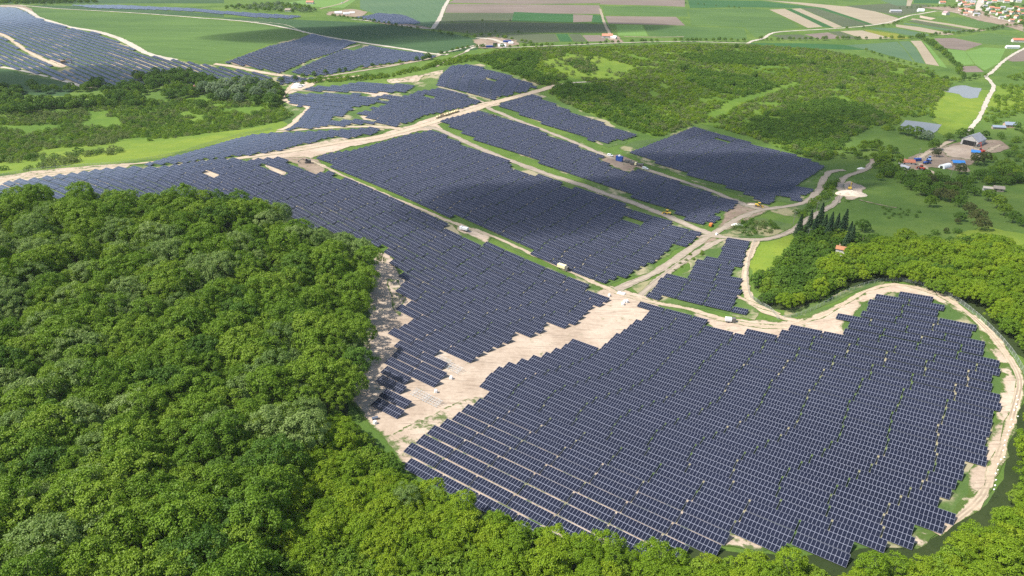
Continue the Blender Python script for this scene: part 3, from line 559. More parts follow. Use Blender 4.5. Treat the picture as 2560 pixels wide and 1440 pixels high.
for i in sorted(near):
    x, y, z, sl, nc, bname, row, num = TABLES[i]
    if nc not in protos:
        o = empty('solar_table', (0, 0, 0)); pm, fm, lm = TPARTS[nc]; link('panel', pm, o); link('frame', fm, o)
        for l in lm: link('leg', l, o)
        protos[nc] = o
    else: o = copy_tree(protos[nc])
    o.location = (x, y, z); o.rotation_euler = (0, -sl, RZ)
    kind = 'blue solar table' if nc == 13 else 'short blue solar table'
    if bname == 'near right': lab = f'{kind}, {order(num)} from the bare track in the {order(row+1)} row above the wood'; g = 'solar tables right of the bare track'
    else: lab = f'{kind} left of the track, {order(num)} from the wood in the {order(row+1)} row'; g = 'solar tables left of the bare track'
    tag(o, lab, 'solar table', g); TE.append((o, nc, x, y, z, num))
for o, nc, x, y, z, num in TE:
    if num > 1 and random.random() < 0.0:
        b = link('combiner_box', BOXM, o); b.location = (-nc*COLW/2-0.27, 0, 0)
# every other table, one mesh per look of stuff
def merged(items):
    Vs, Fs, UV, mi = [], [], [], []; o = 0
    for x, y, z, sl, nc, *_ in items:
        V, F = table_panel(nc); V = np.array(V); L = nc*COLW/2; Vb = [V]; Fb = [np.array(F)]; uvb = [(0, 0), (nc, 0), (nc, 2), (0, 2)]+[(0.5, 0.3)]*20; m = [0]*6; k = 8
        for xx in (-L+1.2, 0, L-1.2):
            for s in (0.9, 3.7):
                b = MB().box(xx-0.06, xx+0.06, s*ct-DEPTH*ct/2-0.05, s*ct-DEPTH*ct/2+0.05, -1.2, FRONT+s*st-0.03); Vb.append(np.array(b.v)); Fb.append(np.array(b.f[2:])+k); k += 8; m += [1]*4; uvb += [(0, 0)]*16
        if random.random() < 0.0:
            b = MB().box(-L-0.47, -L-0.07, DEPTH-1.6, DEPTH-0.15, -0.2, 0.02, Matrix.Rotation(TILT, 3, 'X'), (0, -DEPTH*ct/2, FRONT)); Vb.append(np.array(b.v)); Fb.append(np.array(b.f)+k); k += 8; m += [2]*6; uvb += [(0, 0)]*24
        V = np.concatenate(Vb); cs, sn = math.cos(RZ), math.sin(RZ); c2, s2 = math.cos(sl), math.sin(sl)
        X = V[:, 0]*c2-V[:, 2]*s2; Z = V[:, 0]*s2+V[:, 2]*c2
        Vs.append(np.stack([x+X*cs-V[:, 1]*sn, y+X*sn+V[:, 1]*cs, z+Z], 1)); Fs.append(np.concatenate(Fb)+o); o += len(V); UV += uvb; mi += m
    me = npmesh('solar_array', np.concatenate(Vs), np.concatenate(Fs), M['glass']); me.materials.append(STEEL); me.materials.append(BOXW)
    me.polygons.foreach_set('material_index', np.array(mi, np.int32)); uv = me.uv_layers.new(name='UVMap'); uv.data.foreach_set('uv', np.array(UV, np.float32).ravel())
    return me
rest = [t for i, t in enumerate(TABLES) if i not in near]
tag(link('solar_array', merged(rest)), 'massed rows of dark blue solar tables covering the middle and distant slopes', 'solar array', kind='stuff')
print('TABLES', len(TABLES))

# ------------------------------------------------------------------ trees: lobed crowns of leaf-sized faces
LEAF = {
    'fresh': leaf_mat('leaves_fresh_green', (0.11, 0.205, 0.013), (0.165, 0.27, 0.018), (0.225, 0.32, 0.028)),
    'deep': leaf_mat('leaves_deep_green', (0.072, 0.152, 0.016), (0.105, 0.20, 0.02), (0.14, 0.24, 0.028)),
    'pale': leaf_mat('leaves_pale_olive', (0.15, 0.235, 0.055), (0.205, 0.295, 0.075), (0.265, 0.345, 0.105)),
    'lime': leaf_mat('leaves_yellow_green', (0.135, 0.235, 0.010), (0.19, 0.295, 0.012), (0.255, 0.34, 0.016)),
    'rust': leaf_mat('leaves_brownish', (0.085, 0.105, 0.03), (0.115, 0.135, 0.036), (0.15, 0.16, 0.045)),
    'willow': leaf_mat('leaves_silver_willow', (0.16, 0.23, 0.13), (0.22, 0.295, 0.165), (0.28, 0.35, 0.205)),
    'scrub': leaf_mat('leaves_grey_scrub', (0.15, 0.205, 0.065), (0.205, 0.255, 0.08), (0.265, 0.305, 0.105)),
    'needle': leaf_mat('spruce_needles', (0.026, 0.062, 0.024), (0.038, 0.082, 0.03), (0.05, 0.1, 0.034), 0.1),
}
BARK = plain('bark', (0.12, 0.095, 0.07), 0.9, 0.1, var=0.3)
def leaves(centres, normals, size, rng, spread):
    """one quad per leaf clump"""
    n = len(centres); nn = normals+rng.normal(0, spread, (n, 3)); nn /= np.linalg.norm(nn, axis=1)[:, None]+1e-6
    a = np.cross(nn, rng.normal(0, 1, (n, 3))); a /= np.linalg.norm(a, axis=1)[:, None]+1e-6; b = np.cross(nn, a)
    s = (size*rng.uniform(0.6, 1.3, n))[:, None]; a = a*s; b = b*s*rng.uniform(0.6, 1.0, n)[:, None]; lift = nn*s*0.25
    V = np.stack([centres-a*0.5-lift, centres-b*0.5, centres+a*0.5-lift, centres+b*0.5], 1).reshape(-1, 3); return V, np.arange(n*4).reshape(n, 4)
def crown_mesh(name, mat, seed, Rr, H, base, lobes, per, lobe_r, leaf, flat=0.25):
    """Rr crown radius, H crown height, base height of the crown's underside"""
    g = np.random.default_rng(seed); cs = []
    for k in range(lobes):
        f = (k+0.5)/lobes; zz = 1-f*(1+flat); ph = k*2.39996+g.normal(0, 0.25); rr = math.sqrt(max(0, 1-zz*zz)); q = g.uniform(0.74, 1.08)*(1+0.16*math.sin(2*ph+seed)+0.1*math.sin(5*ph))
        cs.append((rr*math.cos(ph)*Rr*q, rr*math.sin(ph)*Rr*q, base+H*0.32+zz*H*0.62*g.uniform(0.86, 1.1)))
    cs = np.array(cs); ctr = np.array([0, 0, base+H*0.25]); Vc, Nc, sz, lf = [], [], [], []
    for c in cs:
        r = lobe_r*g.uniform(0.7, 1.3); d = g.normal(0, 1, (per, 3)); d /= np.linalg.norm(d, axis=1)[:, None]; o = (c-ctr)/np.linalg.norm(c-ctr)+np.array([0, 0, 0.35])
        d = d+o*0.75; d /= np.linalg.norm(d, axis=1)[:, None]; rad = r*g.uniform(0.55, 1.05, per)[:, None]
        Vc.append(c+d*rad*np.array([1, 1, 0.85])); Nc.append(d); sz.append(np.full(per, leaf)); lf.append(np.full(per, g.uniform(0, 1))*0.6+g.uniform(0, 0.4, per))
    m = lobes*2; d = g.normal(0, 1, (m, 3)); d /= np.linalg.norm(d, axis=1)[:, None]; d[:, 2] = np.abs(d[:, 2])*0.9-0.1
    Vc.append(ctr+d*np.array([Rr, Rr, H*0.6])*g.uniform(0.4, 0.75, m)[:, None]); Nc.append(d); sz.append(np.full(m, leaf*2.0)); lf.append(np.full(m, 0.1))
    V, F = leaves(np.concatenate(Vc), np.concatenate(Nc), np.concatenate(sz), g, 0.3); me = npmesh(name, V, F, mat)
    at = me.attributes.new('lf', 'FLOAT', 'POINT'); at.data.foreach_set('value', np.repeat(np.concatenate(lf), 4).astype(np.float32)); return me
def trunk_mesh(name, h, r, seed, limbs=5, spread=2.2, lean=0.3):
    g = random.Random(seed); m = MB(); top = (g.uniform(-lean, lean), g.uniform(-lean, lean), h); m.tube((0, 0, -0.6), (top[0]*0.5, top[1]*0.5, h*0.55), r, r*0.75, 7).tube((top[0]*0.5, top[1]*0.5, h*0.55), top, r*0.75, r*0.4, 7)
    for k in range(limbs):
        a = k*2*math.pi/limbs+g.uniform(-0.4, 0.4); z = h*g.uniform(0.55, 0.9); m.tube((0, 0, z), (math.cos(a)*spread, math.sin(a)*spread, z+spread*g.uniform(0.5, 1.0)), r*0.4, r*0.15, 5)
    return m.mesh(name, BARK)
def conifer_mesh(seed, H=17.0, Rr=3.4):
    g = np.random.default_rng(seed); Vc, Nc = [], []
    for t in range(26):
        f = t/25; z = 1.5+f*(H-1.8); rr = Rr*(1-f)**0.85+0.25; nb = int(7+10*(1-f))
        for k in range(nb):
            a = 2*math.pi*(k+0.5*(t % 2))/nb+g.normal(0, 0.12); L = rr*g.uniform(0.75, 1.1); s = np.linspace(0.25, 1, 7); Vc.append(np.stack([np.cos(a)*L*s, np.sin(a)*L*s, z-0.30*L*s+g.normal(0, 0.1, 7)], 1)); Nc.append(np.tile([math.cos(a)*0.5, math.sin(a)*0.5, 0.8], (7, 1)))
    V, F = leaves(np.concatenate(Vc), np.concatenate(Nc), np.full(sum(map(len, Vc)), 0.75), g, 0.35); me = npmesh('crown', V, F, LEAF['needle'])
    at = me.attributes.new('lf', 'FLOAT', 'POINT'); at.data.foreach_set('value', g.uniform(0, 1, len(V)).astype(np.float32)); return me
CROWN = {}
for sp, spec in {  # species: leaf look, radius, crown height, base, lobes, leaves per lobe, lobe radius, leaf size
    'oak': ('fresh', 5.6, 8.8, 6.6, 40, 100, 1.75, 0.48), 'beech': ('deep', 5.2, 9.0, 6.6, 38, 100, 1.65, 0.48), 'lime': ('pale', 5.8, 8.8, 6.6, 54, 78, 1.42, 0.44), 'robinia': ('lime', 4.4, 6.6, 4.2, 36, 80, 1.4, 0.46), 'maple': ('rust', 4.8, 7.6, 7.0, 44, 74, 1.35, 0.48),
    'grove': ('fresh', 3.9, 6.2, 2.2, 52, 34, 1.05, 0.55), 'grovedark': ('deep', 4.2, 6.8, 2.0, 54, 34, 1.1, 0.58), 'groverust': ('rust', 4.0, 6.6, 2.2, 52, 34, 1.05, 0.55), 'willow': ('willow', 5.0, 7.5, 1.5, 60, 36, 1.3, 0.6),
    'bush': ('scrub', 2.3, 2.9, 0.1, 20, 24, 0.75, 0.42), 'bushgreen': ('fresh', 2.2, 2.7, 0.1, 20, 24, 0.75, 0.42), 'bushlime': ('lime', 2.1, 2.3, 0.1, 18, 24, 0.7, 0.42), 'bushdark': ('deep', 2.4, 3.0, 0.1, 20, 24, 0.78, 0.44), 'bushpale': ('pale', 2.2, 2.6, 0.1, 18, 24, 0.72, 0.42)}.items():
    lk, *a = spec; CROWN[sp] = [crown_mesh('crown' if a[0] > 3 else 'bush', LEAF[lk], 31*len(CROWN)+v, *a) for v in range(3 if a[0] > 3 else 2)]
TRUNK = {'tall': [trunk_mesh('trunk', 9.5, 0.32, v, 5, 2.4) for v in range(2)], 'mid': [trunk_mesh('trunk', 5.6, 0.2, v+9, 5, 1.7) for v in range(2)], 'low': [trunk_mesh('trunk', 4.2, 0.22, v+5, 5, 1.5) for v in range(2)]}
TR_OF = dict(oak='tall', beech='tall', lime='tall', maple='tall', robinia='mid', grove='low', grovedark='low', groverust='low', willow='low')
PLANTS = []     # kind, species, variant, x, y, z, scale, rz, where
def vnoise(p, s, seed=0):
    """smooth value noise 0..1 on points"""
    q = p/s+seed*17.3; i = np.floor(q).astype(int); f = q-i; f = f*f*(3-2*f)
    def h(a, b): v = np.sin(a*127.1+b*311.7+seed)*43758.5453; return v-np.floor(v)
    return (h(i[:, 0], i[:, 1])*(1-f[:, 0])+h(i[:, 0]+1, i[:, 1])*f[:, 0])*(1-f[:, 1])+(h(i[:, 0], i[:, 1]+1)*(1-f[:, 0])+h(i[:, 0]+1, i[:, 1]+1)*f[:, 0])*f[:, 1]
def scatter(kind, s, sp, mix, smin, smax, where, dz=0.0, inset=0.0, gap=None, avoid=None, world=None, patch=40.0, keep=1.0):
    """jittered hexagonal planting inside a pixel outline; mix: list of (species, weight), patches of kin stand together"""
    poly = ground(P(s), dz) if world is None else world; lo, hi = poly.min(0), poly.max(0); X, Y = np.meshgrid(np.arange(lo[0], hi[0], sp), np.arange(lo[1], hi[1], sp*0.87)); X[1::2] += sp/2
    q = np.stack([X.ravel(), Y.ravel()], 1)+RNG.normal(0, sp*0.2, (X.size, 2)); q = q[inside(q, poly)]
    if inset and len(q): q = q[edge_dist(q, poly) > inset]
    if avoid is not None:
        for a in avoid: q = q[~inside(q, a)]
    if gap and len(q): q = q[vnoise(q, gap[0], gap[2] if len(gap) > 2 else 3) > gap[1]]
    if keep < 1: q = q[RNG.random(len(q)) < keep]
    if not len(q): return
    z = ht(q[:, 0], q[:, 1]); px, py, zc = to_px(q[:, 0], q[:, 1], z+8); ok = (zc > 40) & (px > -140) & (px < 2700) & (py < 1620) & (py > -60); q, z = q[ok], z[ok]
    w = np.cumsum([m[1] for m in mix]); w = w/w[-1]; nz = np.clip((vnoise(q, patch, 5)*0.6+vnoise(q, patch*0.35, 8)*0.4-0.2)/0.6, 0, 0.999)*0.55+RNG.random(len(q))*0.45
    for k in range(len(q)):
        s_ = mix[int(np.searchsorted(w, min(nz[k], 0.9999)))][0]; PLANTS.append((kind, s_, random.randrange(len(CROWN[s_])), q[k, 0], q[k, 1], float(z[k]), random.uniform(smin, smax), random.uniform(0, 6.28), where))
def line(kind, s, sp, mix, smin, smax, where, wob=2.0, keep=1.0):
    w = resample(ground(P(s)), sp, False)
    for x, y in w:
        if random.random() > keep: continue
        x += random.gauss(0, wob); y += random.gauss(0, wob); s_ = random.choices([m[0] for m in mix], [m[1] for m in mix])[0]
        PLANTS.append((kind, s_, random.randrange(len(CROWN[s_])), x, y, float(ht(x, y)), random.uniform(smin, smax), random.uniform(0, 6.28), where))
def one(kind, sp, x, y, rpx, where):
    """a single tree: pixel of the foot, crown radius in pixels"""
    p = pt(x, y); zc = to_px(p.x, p.y, p.z)[2]; r = {'willow': 5.0, 'grove': 3.9, 'grovedark': 4.2, 'groverust': 4.0, 'oak': 5.6, 'robinia': 4.4}.get(sp, 2.3)
    PLANTS.append((kind, sp, random.randrange(len(CROWN[sp])), p.x, p.y, p.z, rpx*zc/FPX/r, random.uniform(0, 6.28), where))
# the big wood, with the strip that runs along the bottom and up the right edge
W = '-160,472 0,480 47,470 66,461 109,464 117,478 164,481 231,474 312,479 359,489 400,481 439,476 494,477 540,482 556,477 619,485 666,491 689,501 728,527 752,552 800,568 870,574 900,590 930,614 940,650 938,700 928,745 922,800 919,850 915,900 908,945 885,975 868,1000'
W2 = '870,1028 917,1066 947,1074 957,1110 978,1131 1028,1141 1038,1164 1048,1191 1092,1211 1135,1205 1152,1225 1219,1245 1267,1259 1303,1282 1347,1272 1394,1282 1434,1292 1481,1312 1515,1299 1542,1326 1606,1326 1656,1332 1710,1343 1734,1336 1794,1343 1814,1353 1861,1339 1935,1363 1985,1349 2036,1369 2120,1393 2170,1346 2204,1349 2244,1359 2254,1343 2321,1336 2355,1322 2394,1298 2456,1275 2474,1242 2502,1202 2522,1155 2538,1095 2558,1032 2580,985 2680,940'
wa = ground(P(W), 14.5); wb = np.concatenate([ground(P(W2)[:9], 4.5), ground(P(W2)[9:], 9.2)]); low = ground(P('2900,1500 2600,1700 1280,1740 0,1720 -300,1620 -340,1000'))
split = ground(P('850,1000 930,1040 1100,1150 1300,1220 1700,1280 2100,1330 2400,1230 2500,1100 2700,900 2900,1500 2600,1700 1280,1740 700,1730 640,1400'), 6.5)
full = np.concatenate([wa, wb, low])
scatter('broadleaf_tree', None, 8.8, [('beech', 2.4), ('oak', 4.2), ('lime', 2.2), ('robinia', 1.0), ('maple', 0.35)], 0.78, 1.4, 'wood', world=full, inset=3.6, avoid=[split], patch=34)
# strip: keep only what lies in both outlines
n0 = len(PLANTS); scatter('broadleaf_tree', None, 5.2, [('grovedark', 1.0), ('grove', 3.2), ('robinia', 5), ('lime', 0.35), ('groverust', 0.3)], 0.62, 1.02, 'strip', world=split, patch=26)
new = PLANTS[n0:]; q = np.array([[p[3], p[4]] for p in new]); ok = inside(q, full) & (edge_dist(q, full) > 4.0); PLANTS[n0:] = [p for p, k in zip(new, ok) if k]
THK = '1888,735 1885,700 1925,672 1960,655 1985,625 2000,600 2030,590 2100,596 2150,615 2190,612 2160,640 2110,650 2075,680 2040,690 2020,735 1960,770 1920,768'
# robinia wood right of the fence
scatter('broadleaf_tree', '1895,735 1880,715 1910,690 1960,655 2000,632 2060,615 2120,612 2180,600 2300,590 2420,600 2500,610 2640,640 2640,930 2560,870 2520,830 2460,775 2400,740 2320,712 2220,690 2200,690 2130,706 2060,738 1985,765 1940,768', 5.4, [('robinia', 4.5), ('grove', 2.4), ('grovedark', 1.6)], 0.62, 1.0, 'robinia wood', dz=4.0, inset=1.5, patch=30, avoid=[ground(P(THK))])
# scrub and groves
YARD = [ground(P('2255,390 2340,345 2440,325 2500,345 2530,370 2470,390 2440,420 2330,440 2250,425'))]
POND = [ground(P(s), 0) for s in ('2340,220 2400,205 2470,215 2455,262 2390,262', '2238,335 2258,292 2370,305 2340,350')]
ROADS = [ground(P('2405,345 2450,250 2455,190 2500,150 2520,150 2490,200 2480,260 2430,345'))]
scatter('field_tree', '-40,215 60,225 150,225 205,222 240,210 330,196 420,182 470,182 520,196 560,205 600,205 640,208 690,215 712,235 700,262 640,256 560,252 480,258 330,268 200,272 100,282 -40,290', 8.5, [('grove', 3), ('grovedark', 4), ('groverust', 0.8)], 0.65, 1.15, 'grove below the upper left array', gap=(30, 0.25))
for x, y, r in ((512, 232, 17), (540, 236, 18), (570, 226, 19), (596, 244, 18), (620, 222, 19), (642, 246, 17), (665, 232, 18), (685, 248, 14), (560, 250, 16), (600, 256, 14)): one('willow_tree', 'willow', x, y, r, 'silver willows')
for x, y, r in ((680, 268, 17), (505, 270, 11), (208, 268, 10), (84, 222, 11), (70, 285, 14), (640, 262, 13)): one('field_tree', 'grovedark', x, y, r, 'left meadow')
scatter('bush', '-40,275 100,268 250,258 420,250 560,250 700,262 735,288 700,305 630,318 520,334 400,350 280,362 150,380 60,402 -40,412', 5.2, [('bush', 5), ('bushgreen', 2.2), ('bushdark', 0.8), ('bushlime', 2.2), ('bushpale', 3)], 0.6, 1.25, 'left meadow', gap=(22, 0.3), patch=36)
scatter('bush', '-40,400 150,375 280,358 330,372 260,395 120,425 -40,430', 9.0, [('bush', 5), ('bushpale', 2), ('bushdark', 1)], 0.9, 1.6, 'left meadow', gap=(22, 0.42))
CLEAR = [ground(P(s)) for s in ('1350,152 1430,140 1500,142 1560,160 1600,168 1550,188 1545,203 1440,194 1400,180', '1760,290 1830,250 1990,205 2000,212 1860,258 1790,300')]
DARKS = [ground(P(s)) for s in ('1860,330 1880,300 1960,262 2080,250 2180,270 2230,296 2180,318 2130,340 2085,388 2060,402 1990,384 1930,352', '1372,230 1420,208 1500,215 1570,250 1640,280 1700,312 1640,345 1600,331 1500,294 1410,252', '1690,140 1800,130 1960,140 2020,160 1900,165 1760,160', '1700,165 1760,178 1900,200 1960,225 1900,245 1800,235 1720,205', '1190,150 1250,135 1350,135 1350,150 1330,180 1390,200 1360,214 1292,190 1235,172')]
SCR = '1180,141 1240,128 1340,120 1500,118 1700,111 1900,114 2050,126 2140,142 2250,162 2330,184 2382,208 2345,252 2235,298 2185,318 2130,340 2085,390 2060,404 1990,386 1880,345 1800,322 1740,308 1640,346 1600,332 1500,296 1400,254 1352,216 1290,190 1232,172'
scatter('bush', SCR, 4.9, [('bushdark', 1.0), ('bushgreen', 4), ('bush', 2.0), ('bushlime', 4.5), ('bushpale', 1.5)], 0.6, 1.25, 'scrub hill', gap=(18, 0.2), avoid=CLEAR+DARKS, patch=60)
for dk in DARKS: scatter('bush', None, 5.0, [('bushdark', 6), ('bushgreen', 2), ('bush', 1.5)], 0.8, 1.5, 'scrub hill', gap=(18, 0.1), avoid=CLEAR, world=dk, patch=50)
scatter('bush', '1350,152 1430,140 1500,142 1560,160 1600,168 1550,188 1545,203 1440,194 1400,180', 13, [('bushgreen', 2), ('bush', 2), ('bushdark', 1)], 0.7, 1.4, 'scrub hill clearing', keep=0.6)
scatter('bush', '1400,150 1460,150 1500,175 1460,185', 5.5, [('bush', 3), ('bushdark', 2)], 0.8, 1.4, 'scrub hill clearing')
for x, y, r in ((1295, 155, 9), (1070, 150, 8), (1745, 130, 6), (2068, 153, 6), (2165, 163, 6), (2150, 190, 7), (2175, 190, 7), (2100, 228, 9), (2175, 232, 8), (2060, 185, 5), (1885, 195, 8), (1705, 178, 10), (1840, 120, 5), (1470, 155, 6), (1320, 150, 6), (2028, 164, 7), (1830, 216, 7)): one('field_tree', 'grovedark', x, y, r, 'scrub hill')
scatter('field_tree', '2085,400 2110,375 2160,360 2210,365 2245,385 2250,410 2245,440 2200,455 2185,440 2180,410 2150,395', 6.8, [('grove', 3), ('grovedark', 2)], 0.5, 0.9, 'farm grove', avoid=YARD, keep=0.6)
scatter('field_tree', '2215,425 2300,440 2340,450 2420,452 2440,440 2460,430 2560,432 2560,465 2480,462 2420,468 2440,490 2400,505 2320,490 2250,470', 9.5, [('grove', 3), ('grovedark', 4), ('groverust', 1.5)], 0.6, 1.1, 'farm grove')
for x, y, r, sp in ((2268, 338, 13, 'grovedark'), (2290, 346, 14, 'grove'), (2315, 350, 13, 'willow'), (2250, 334, 9, 'grove'), (2332, 375, 14, 'grovedark'), (2400, 345, 12, 'grovedark'), (2420, 340, 10, 'grovedark'), (2460, 346, 9, 'grovedark'), (2370, 352, 10, 'grovedark'), (2440, 412, 16, 'groverust'), (2460, 405, 12, 'groverust'), (2398, 435, 13, 'groverust'), (2340, 392, 9, 'groverust'), (2540, 325, 9, 'grovedark'),
    (2300, 488, 15, 'grovedark'), (2325, 493, 15, 'grovedark'), (2350, 500, 16, 'groverust'), (2375, 505, 16, 'groverust'), (2395, 516, 15, 'grovedark'), (2420, 535, 15, 'groverust'), (2440, 560, 18, 'groverust'), (2452, 576, 16, 'groverust'), (2398, 552, 12, 'grovedark'), (2470, 502, 15, 'grove'), (2492, 520, 16, 'grove'), (2508, 538, 14, 'grove'), (2530, 556, 15, 'grovedark'), (2556, 566, 14, 'grovedark'), (2324, 517, 14, 'grove'), (2155, 578, 16, 'grovedark'),
    (2364, 582, 6, 'groverust'), (2392, 560, 7, 'groverust'), (2516, 610, 9, 'groverust')): one('field_tree', sp, x, y, r, 'right meadow')
for x, y, r in ((2337, 586, 9), (2365, 583, 6), (2392, 582, 10), (2410, 592, 4), (2440, 598, 4), (2348, 595, 3), (2310, 630, 10), (2346, 628, 11), (2380, 625, 9), (2400, 640, 9), (2330, 636, 7), (2290, 632, 8), (2255, 620, 8), (2230, 605, 7), (2480, 600, 4), (2120, 505, 4)): one('bush', 'bushdark', x, y, r, 'right meadow')
scatter('bush', '2190,520 2230,515 2300,530 2310,548 2250,555 2200,545', 6, [('bushdark', 1)], 0.25, 0.6, 'right meadow', keep=0.7)
scatter('field_tree', '2400,640 2440,612 2480,622 2490,650 2440,668', 5.5, [('grovedark', 1)], 0.7, 1.0, 'right meadow')
scatter('bush', '2480,200 2640,165 2640,290 2520,290 2480,330 2440,330 2470,265', 9, [('bushgreen', 3), ('bushlime', 2), ('bushdark', 1)], 0.7, 1.4, 'right meadow', gap=(25, 0.35), avoid=ROADS)
scatter('bush', '2480,330 2640,300 2640,480 2540,480 2480,450 2470,400 2530,380', 10, [('bushgreen', 3), ('bushdark', 3)], 0.7, 1.6, 'right meadow', gap=(25, 0.4), avoid=YARD+ROADS)
scatter('bush', '2240,205 2330,190 2400,200 2360,225 2340,260 2330,300 2250,300 2230,330 2200,330 2230,290', 7, [('bushgreen', 3), ('bushlime', 2), ('bushdark', 2)], 0.7, 1.4, 'right meadow', gap=(25, 0.3), avoid=POND)
# thicket round the old house, spruces
scatter('field_tree', THK, 6.0, [('grovedark', 4), ('grove', 3)], 0.62, 1.05, 'thicket by the old house', avoid=[ground(P('2075,632 2110,622 2116,652 2080,664'))])
for x, y, s in ((1994, 590, 0.98), (2018, 588, 0.85), (2030, 598, 1.05), (2044, 575, 0.95), (2055, 592, 1.12), (2066, 604, 0.95), (2072, 580, 0.9), (2085, 592, 1.0), (2096, 602, 0.9), (2104, 586, 0.92), (2118, 606, 0.95), (2122, 622, 0.85), (2110, 628, 0.8)):
    p = pt(x, y); PLANTS.append(('spruce_tree', 'spruce', random.randrange(2), p.x, p.y, p.z, s*random.uniform(0.85, 1.3), random.uniform(0, 6), 'spruces'))
CROWN['spruce'] = [conifer_mesh(3), conifer_mesh(8)]; TRUNK['spruce'] = [trunk_mesh('trunk', 12, 0.25, 3, 0)]; TR_OF['spruce'] = 'spruce'
scatter('bush', '1830,570 1870,545 1930,555 1950,575 1900,590 1850,590', 4.5, [('bushdark', 2), ('bush', 2), ('bushgreen', 1)], 0.4, 0.9, 'verge')
scatter('bush', '1990,535 2030,505 2070,460 2085,440 2095,460 2070,495 2040,520 2000,548', 5.5, [('bushdark', 3), ('bushgreen', 2), ('bushpale', 1)], 0.6, 1.1, 'verge')
scatter('bush', '1640,705 1700,655 1750,620 1765,630 1710,670 1660,712', 6, [('bushgreen', 3), ('bushdark', 1)], 0.3, 0.7, 'verge')
scatter('bush', '735,213 790,195 880,192 980,185 1060,168 1120,148 1180,138 1230,146 1130,162 1090,166 1040,180 960,198 880,203 800,206 750,214', 6.0, [('bushgreen', 3), ('bushlime', 2), ('bushdark', 2)], 0.7, 1.4, 'bank behind the west hill')
G2 = [('grovedark', 3), ('grove', 2)]
for s, sp, a, b, kp in (('700,205 740,200 790,190 850,180 930,168 1000,160 1056,152', 10, .4, .75, .9), ('1040,152 1090,142 1130,130 1200,119', 9, .4, .7, .9), ('820,40 880,48 960,60 1040,74 1085,80 1130,91 1190,97', 11, .4, .75, .85), ('1200,92 1240,94 1290,104 1340,114', 10, .5, .8, .9), ('1210,121 1260,121 1330,118 1420,114 1500,110 1560,108 1640,105 1700,104 1780,103 1860,104', 10, .4, .75, .8),
    ('1900,101 2000,101 2120,99 2200,99 2270,97 2300,92 2360,87 2420,82 2480,74 2560,62', 10, .45, .8, .9), ('2290,92 2318,106 2340,122 2362,140 2385,160 2398,182 2405,196', 9, .6, 1.0, .95), ('2165,128 2230,150 2290,166 2330,180', 10, .35, .6, .8), ('2100,74 2200,68 2260,54', 13, .35, .6, .7), ('1170,83 1300,83 1500,82', 40, .3, .5, .6), ('1093,57 1280,53', 28, .3, .5, .6), ('1700,8 1790,16 1850,21', 14, .4, .6, .8), ('2250,22 2330,18 2420,22', 12, .4, .7, .9), ('2330,195 2390,205 2420,200 2460,192', 10, .5, .8, .9)):
    line('field_tree', s, sp, G2, a, b, 'hedgerow', 1.5, kp)
scatter('field_tree', '-40,2 240,0 245,9 100,13 -40,12', 16, G2, 0.6, 1.0, 'far left hedge')
scatter('field_tree', '560,20 700,10 780,20 800,34 700,31 560,25', 16, [('grove', 3), ('willow', 2), ('grovedark', 1)], 0.5, 0.9, 'far grove')
scatter('field_tree', '2360,12 2450,14 2560,10 2560,62 2480,48 2400,40', 24, G2, 0.45, 0.8, 'village garden', keep=0.8)
# individuals: the 300 of each kind that show largest; the rest of a kind as one planted mass
LOOK = {'oak': 'fresh green', 'beech': 'deep green', 'lime': 'pale olive', 'robinia': 'yellow-green', 'maple': 'brownish', 'grove': 'fresh green', 'grovedark': 'dark green', 'groverust': 'brownish', 'willow': 'silvery', 'bush': 'grey-green', 'bushgreen': 'fresh green', 'bushlime': 'yellow-green', 'bushdark': 'dark green', 'bushpale': 'pale olive', 'spruce': 'dark'}
LAB = {'wood': ('{} leafy tree in the closed wood left of the solar field', 'trees of the big wood'), 'strip': ('{} leafy tree in the wood strip below the nearest solar rows', 'trees of the lower wood strip'), 'robinia wood': ('{} leafy tree in the wood beyond the fenced track', 'trees of the wood beyond the fence'),
    'left meadow': ('{} bush on the bright meadow left of the solar site', 'bushes of the left meadow'), 'scrub hill': ('{} bush in the scrub beyond the solar arrays', 'bushes of the scrub hill'), 'scrub hill clearing': ('{} bush in the yellow-green clearing of the scrub hill', 'bushes of the clearing'), 'right meadow': ('{} shrub on the green meadow right of the spruces', 'shrubs of the right meadow'), 'verge': ('{} low shrub on the rough verge by the grey road', 'shrubs of the road verge'), 'bank behind the west hill': ('{} bush on the bank behind the hilltop array', 'bushes of the bank')}
TLAB = {'grove below the upper left array': 'tree in the grove below the upper left array', 'left meadow': 'single tree standing on the left meadow', 'scrub hill': 'single tree standing above the scrub', 'farm grove': 'tree in the grove round the farmyard', 'right meadow': 'tree on the meadow right of the spruces', 'thicket by the old house': 'tree in the thicket by the orange roof', 'hedgerow': 'small tree in a far hedgerow', 'far left hedge': 'tree in the hedge on the far left horizon', 'far grove': 'tree in the far grove behind the horizon array', 'village garden': 'tree between the village houses'}
kinds = {}
for p in PLANTS: kinds.setdefault(p[0], []).append(p)
PROTO = {}; MASS = {}
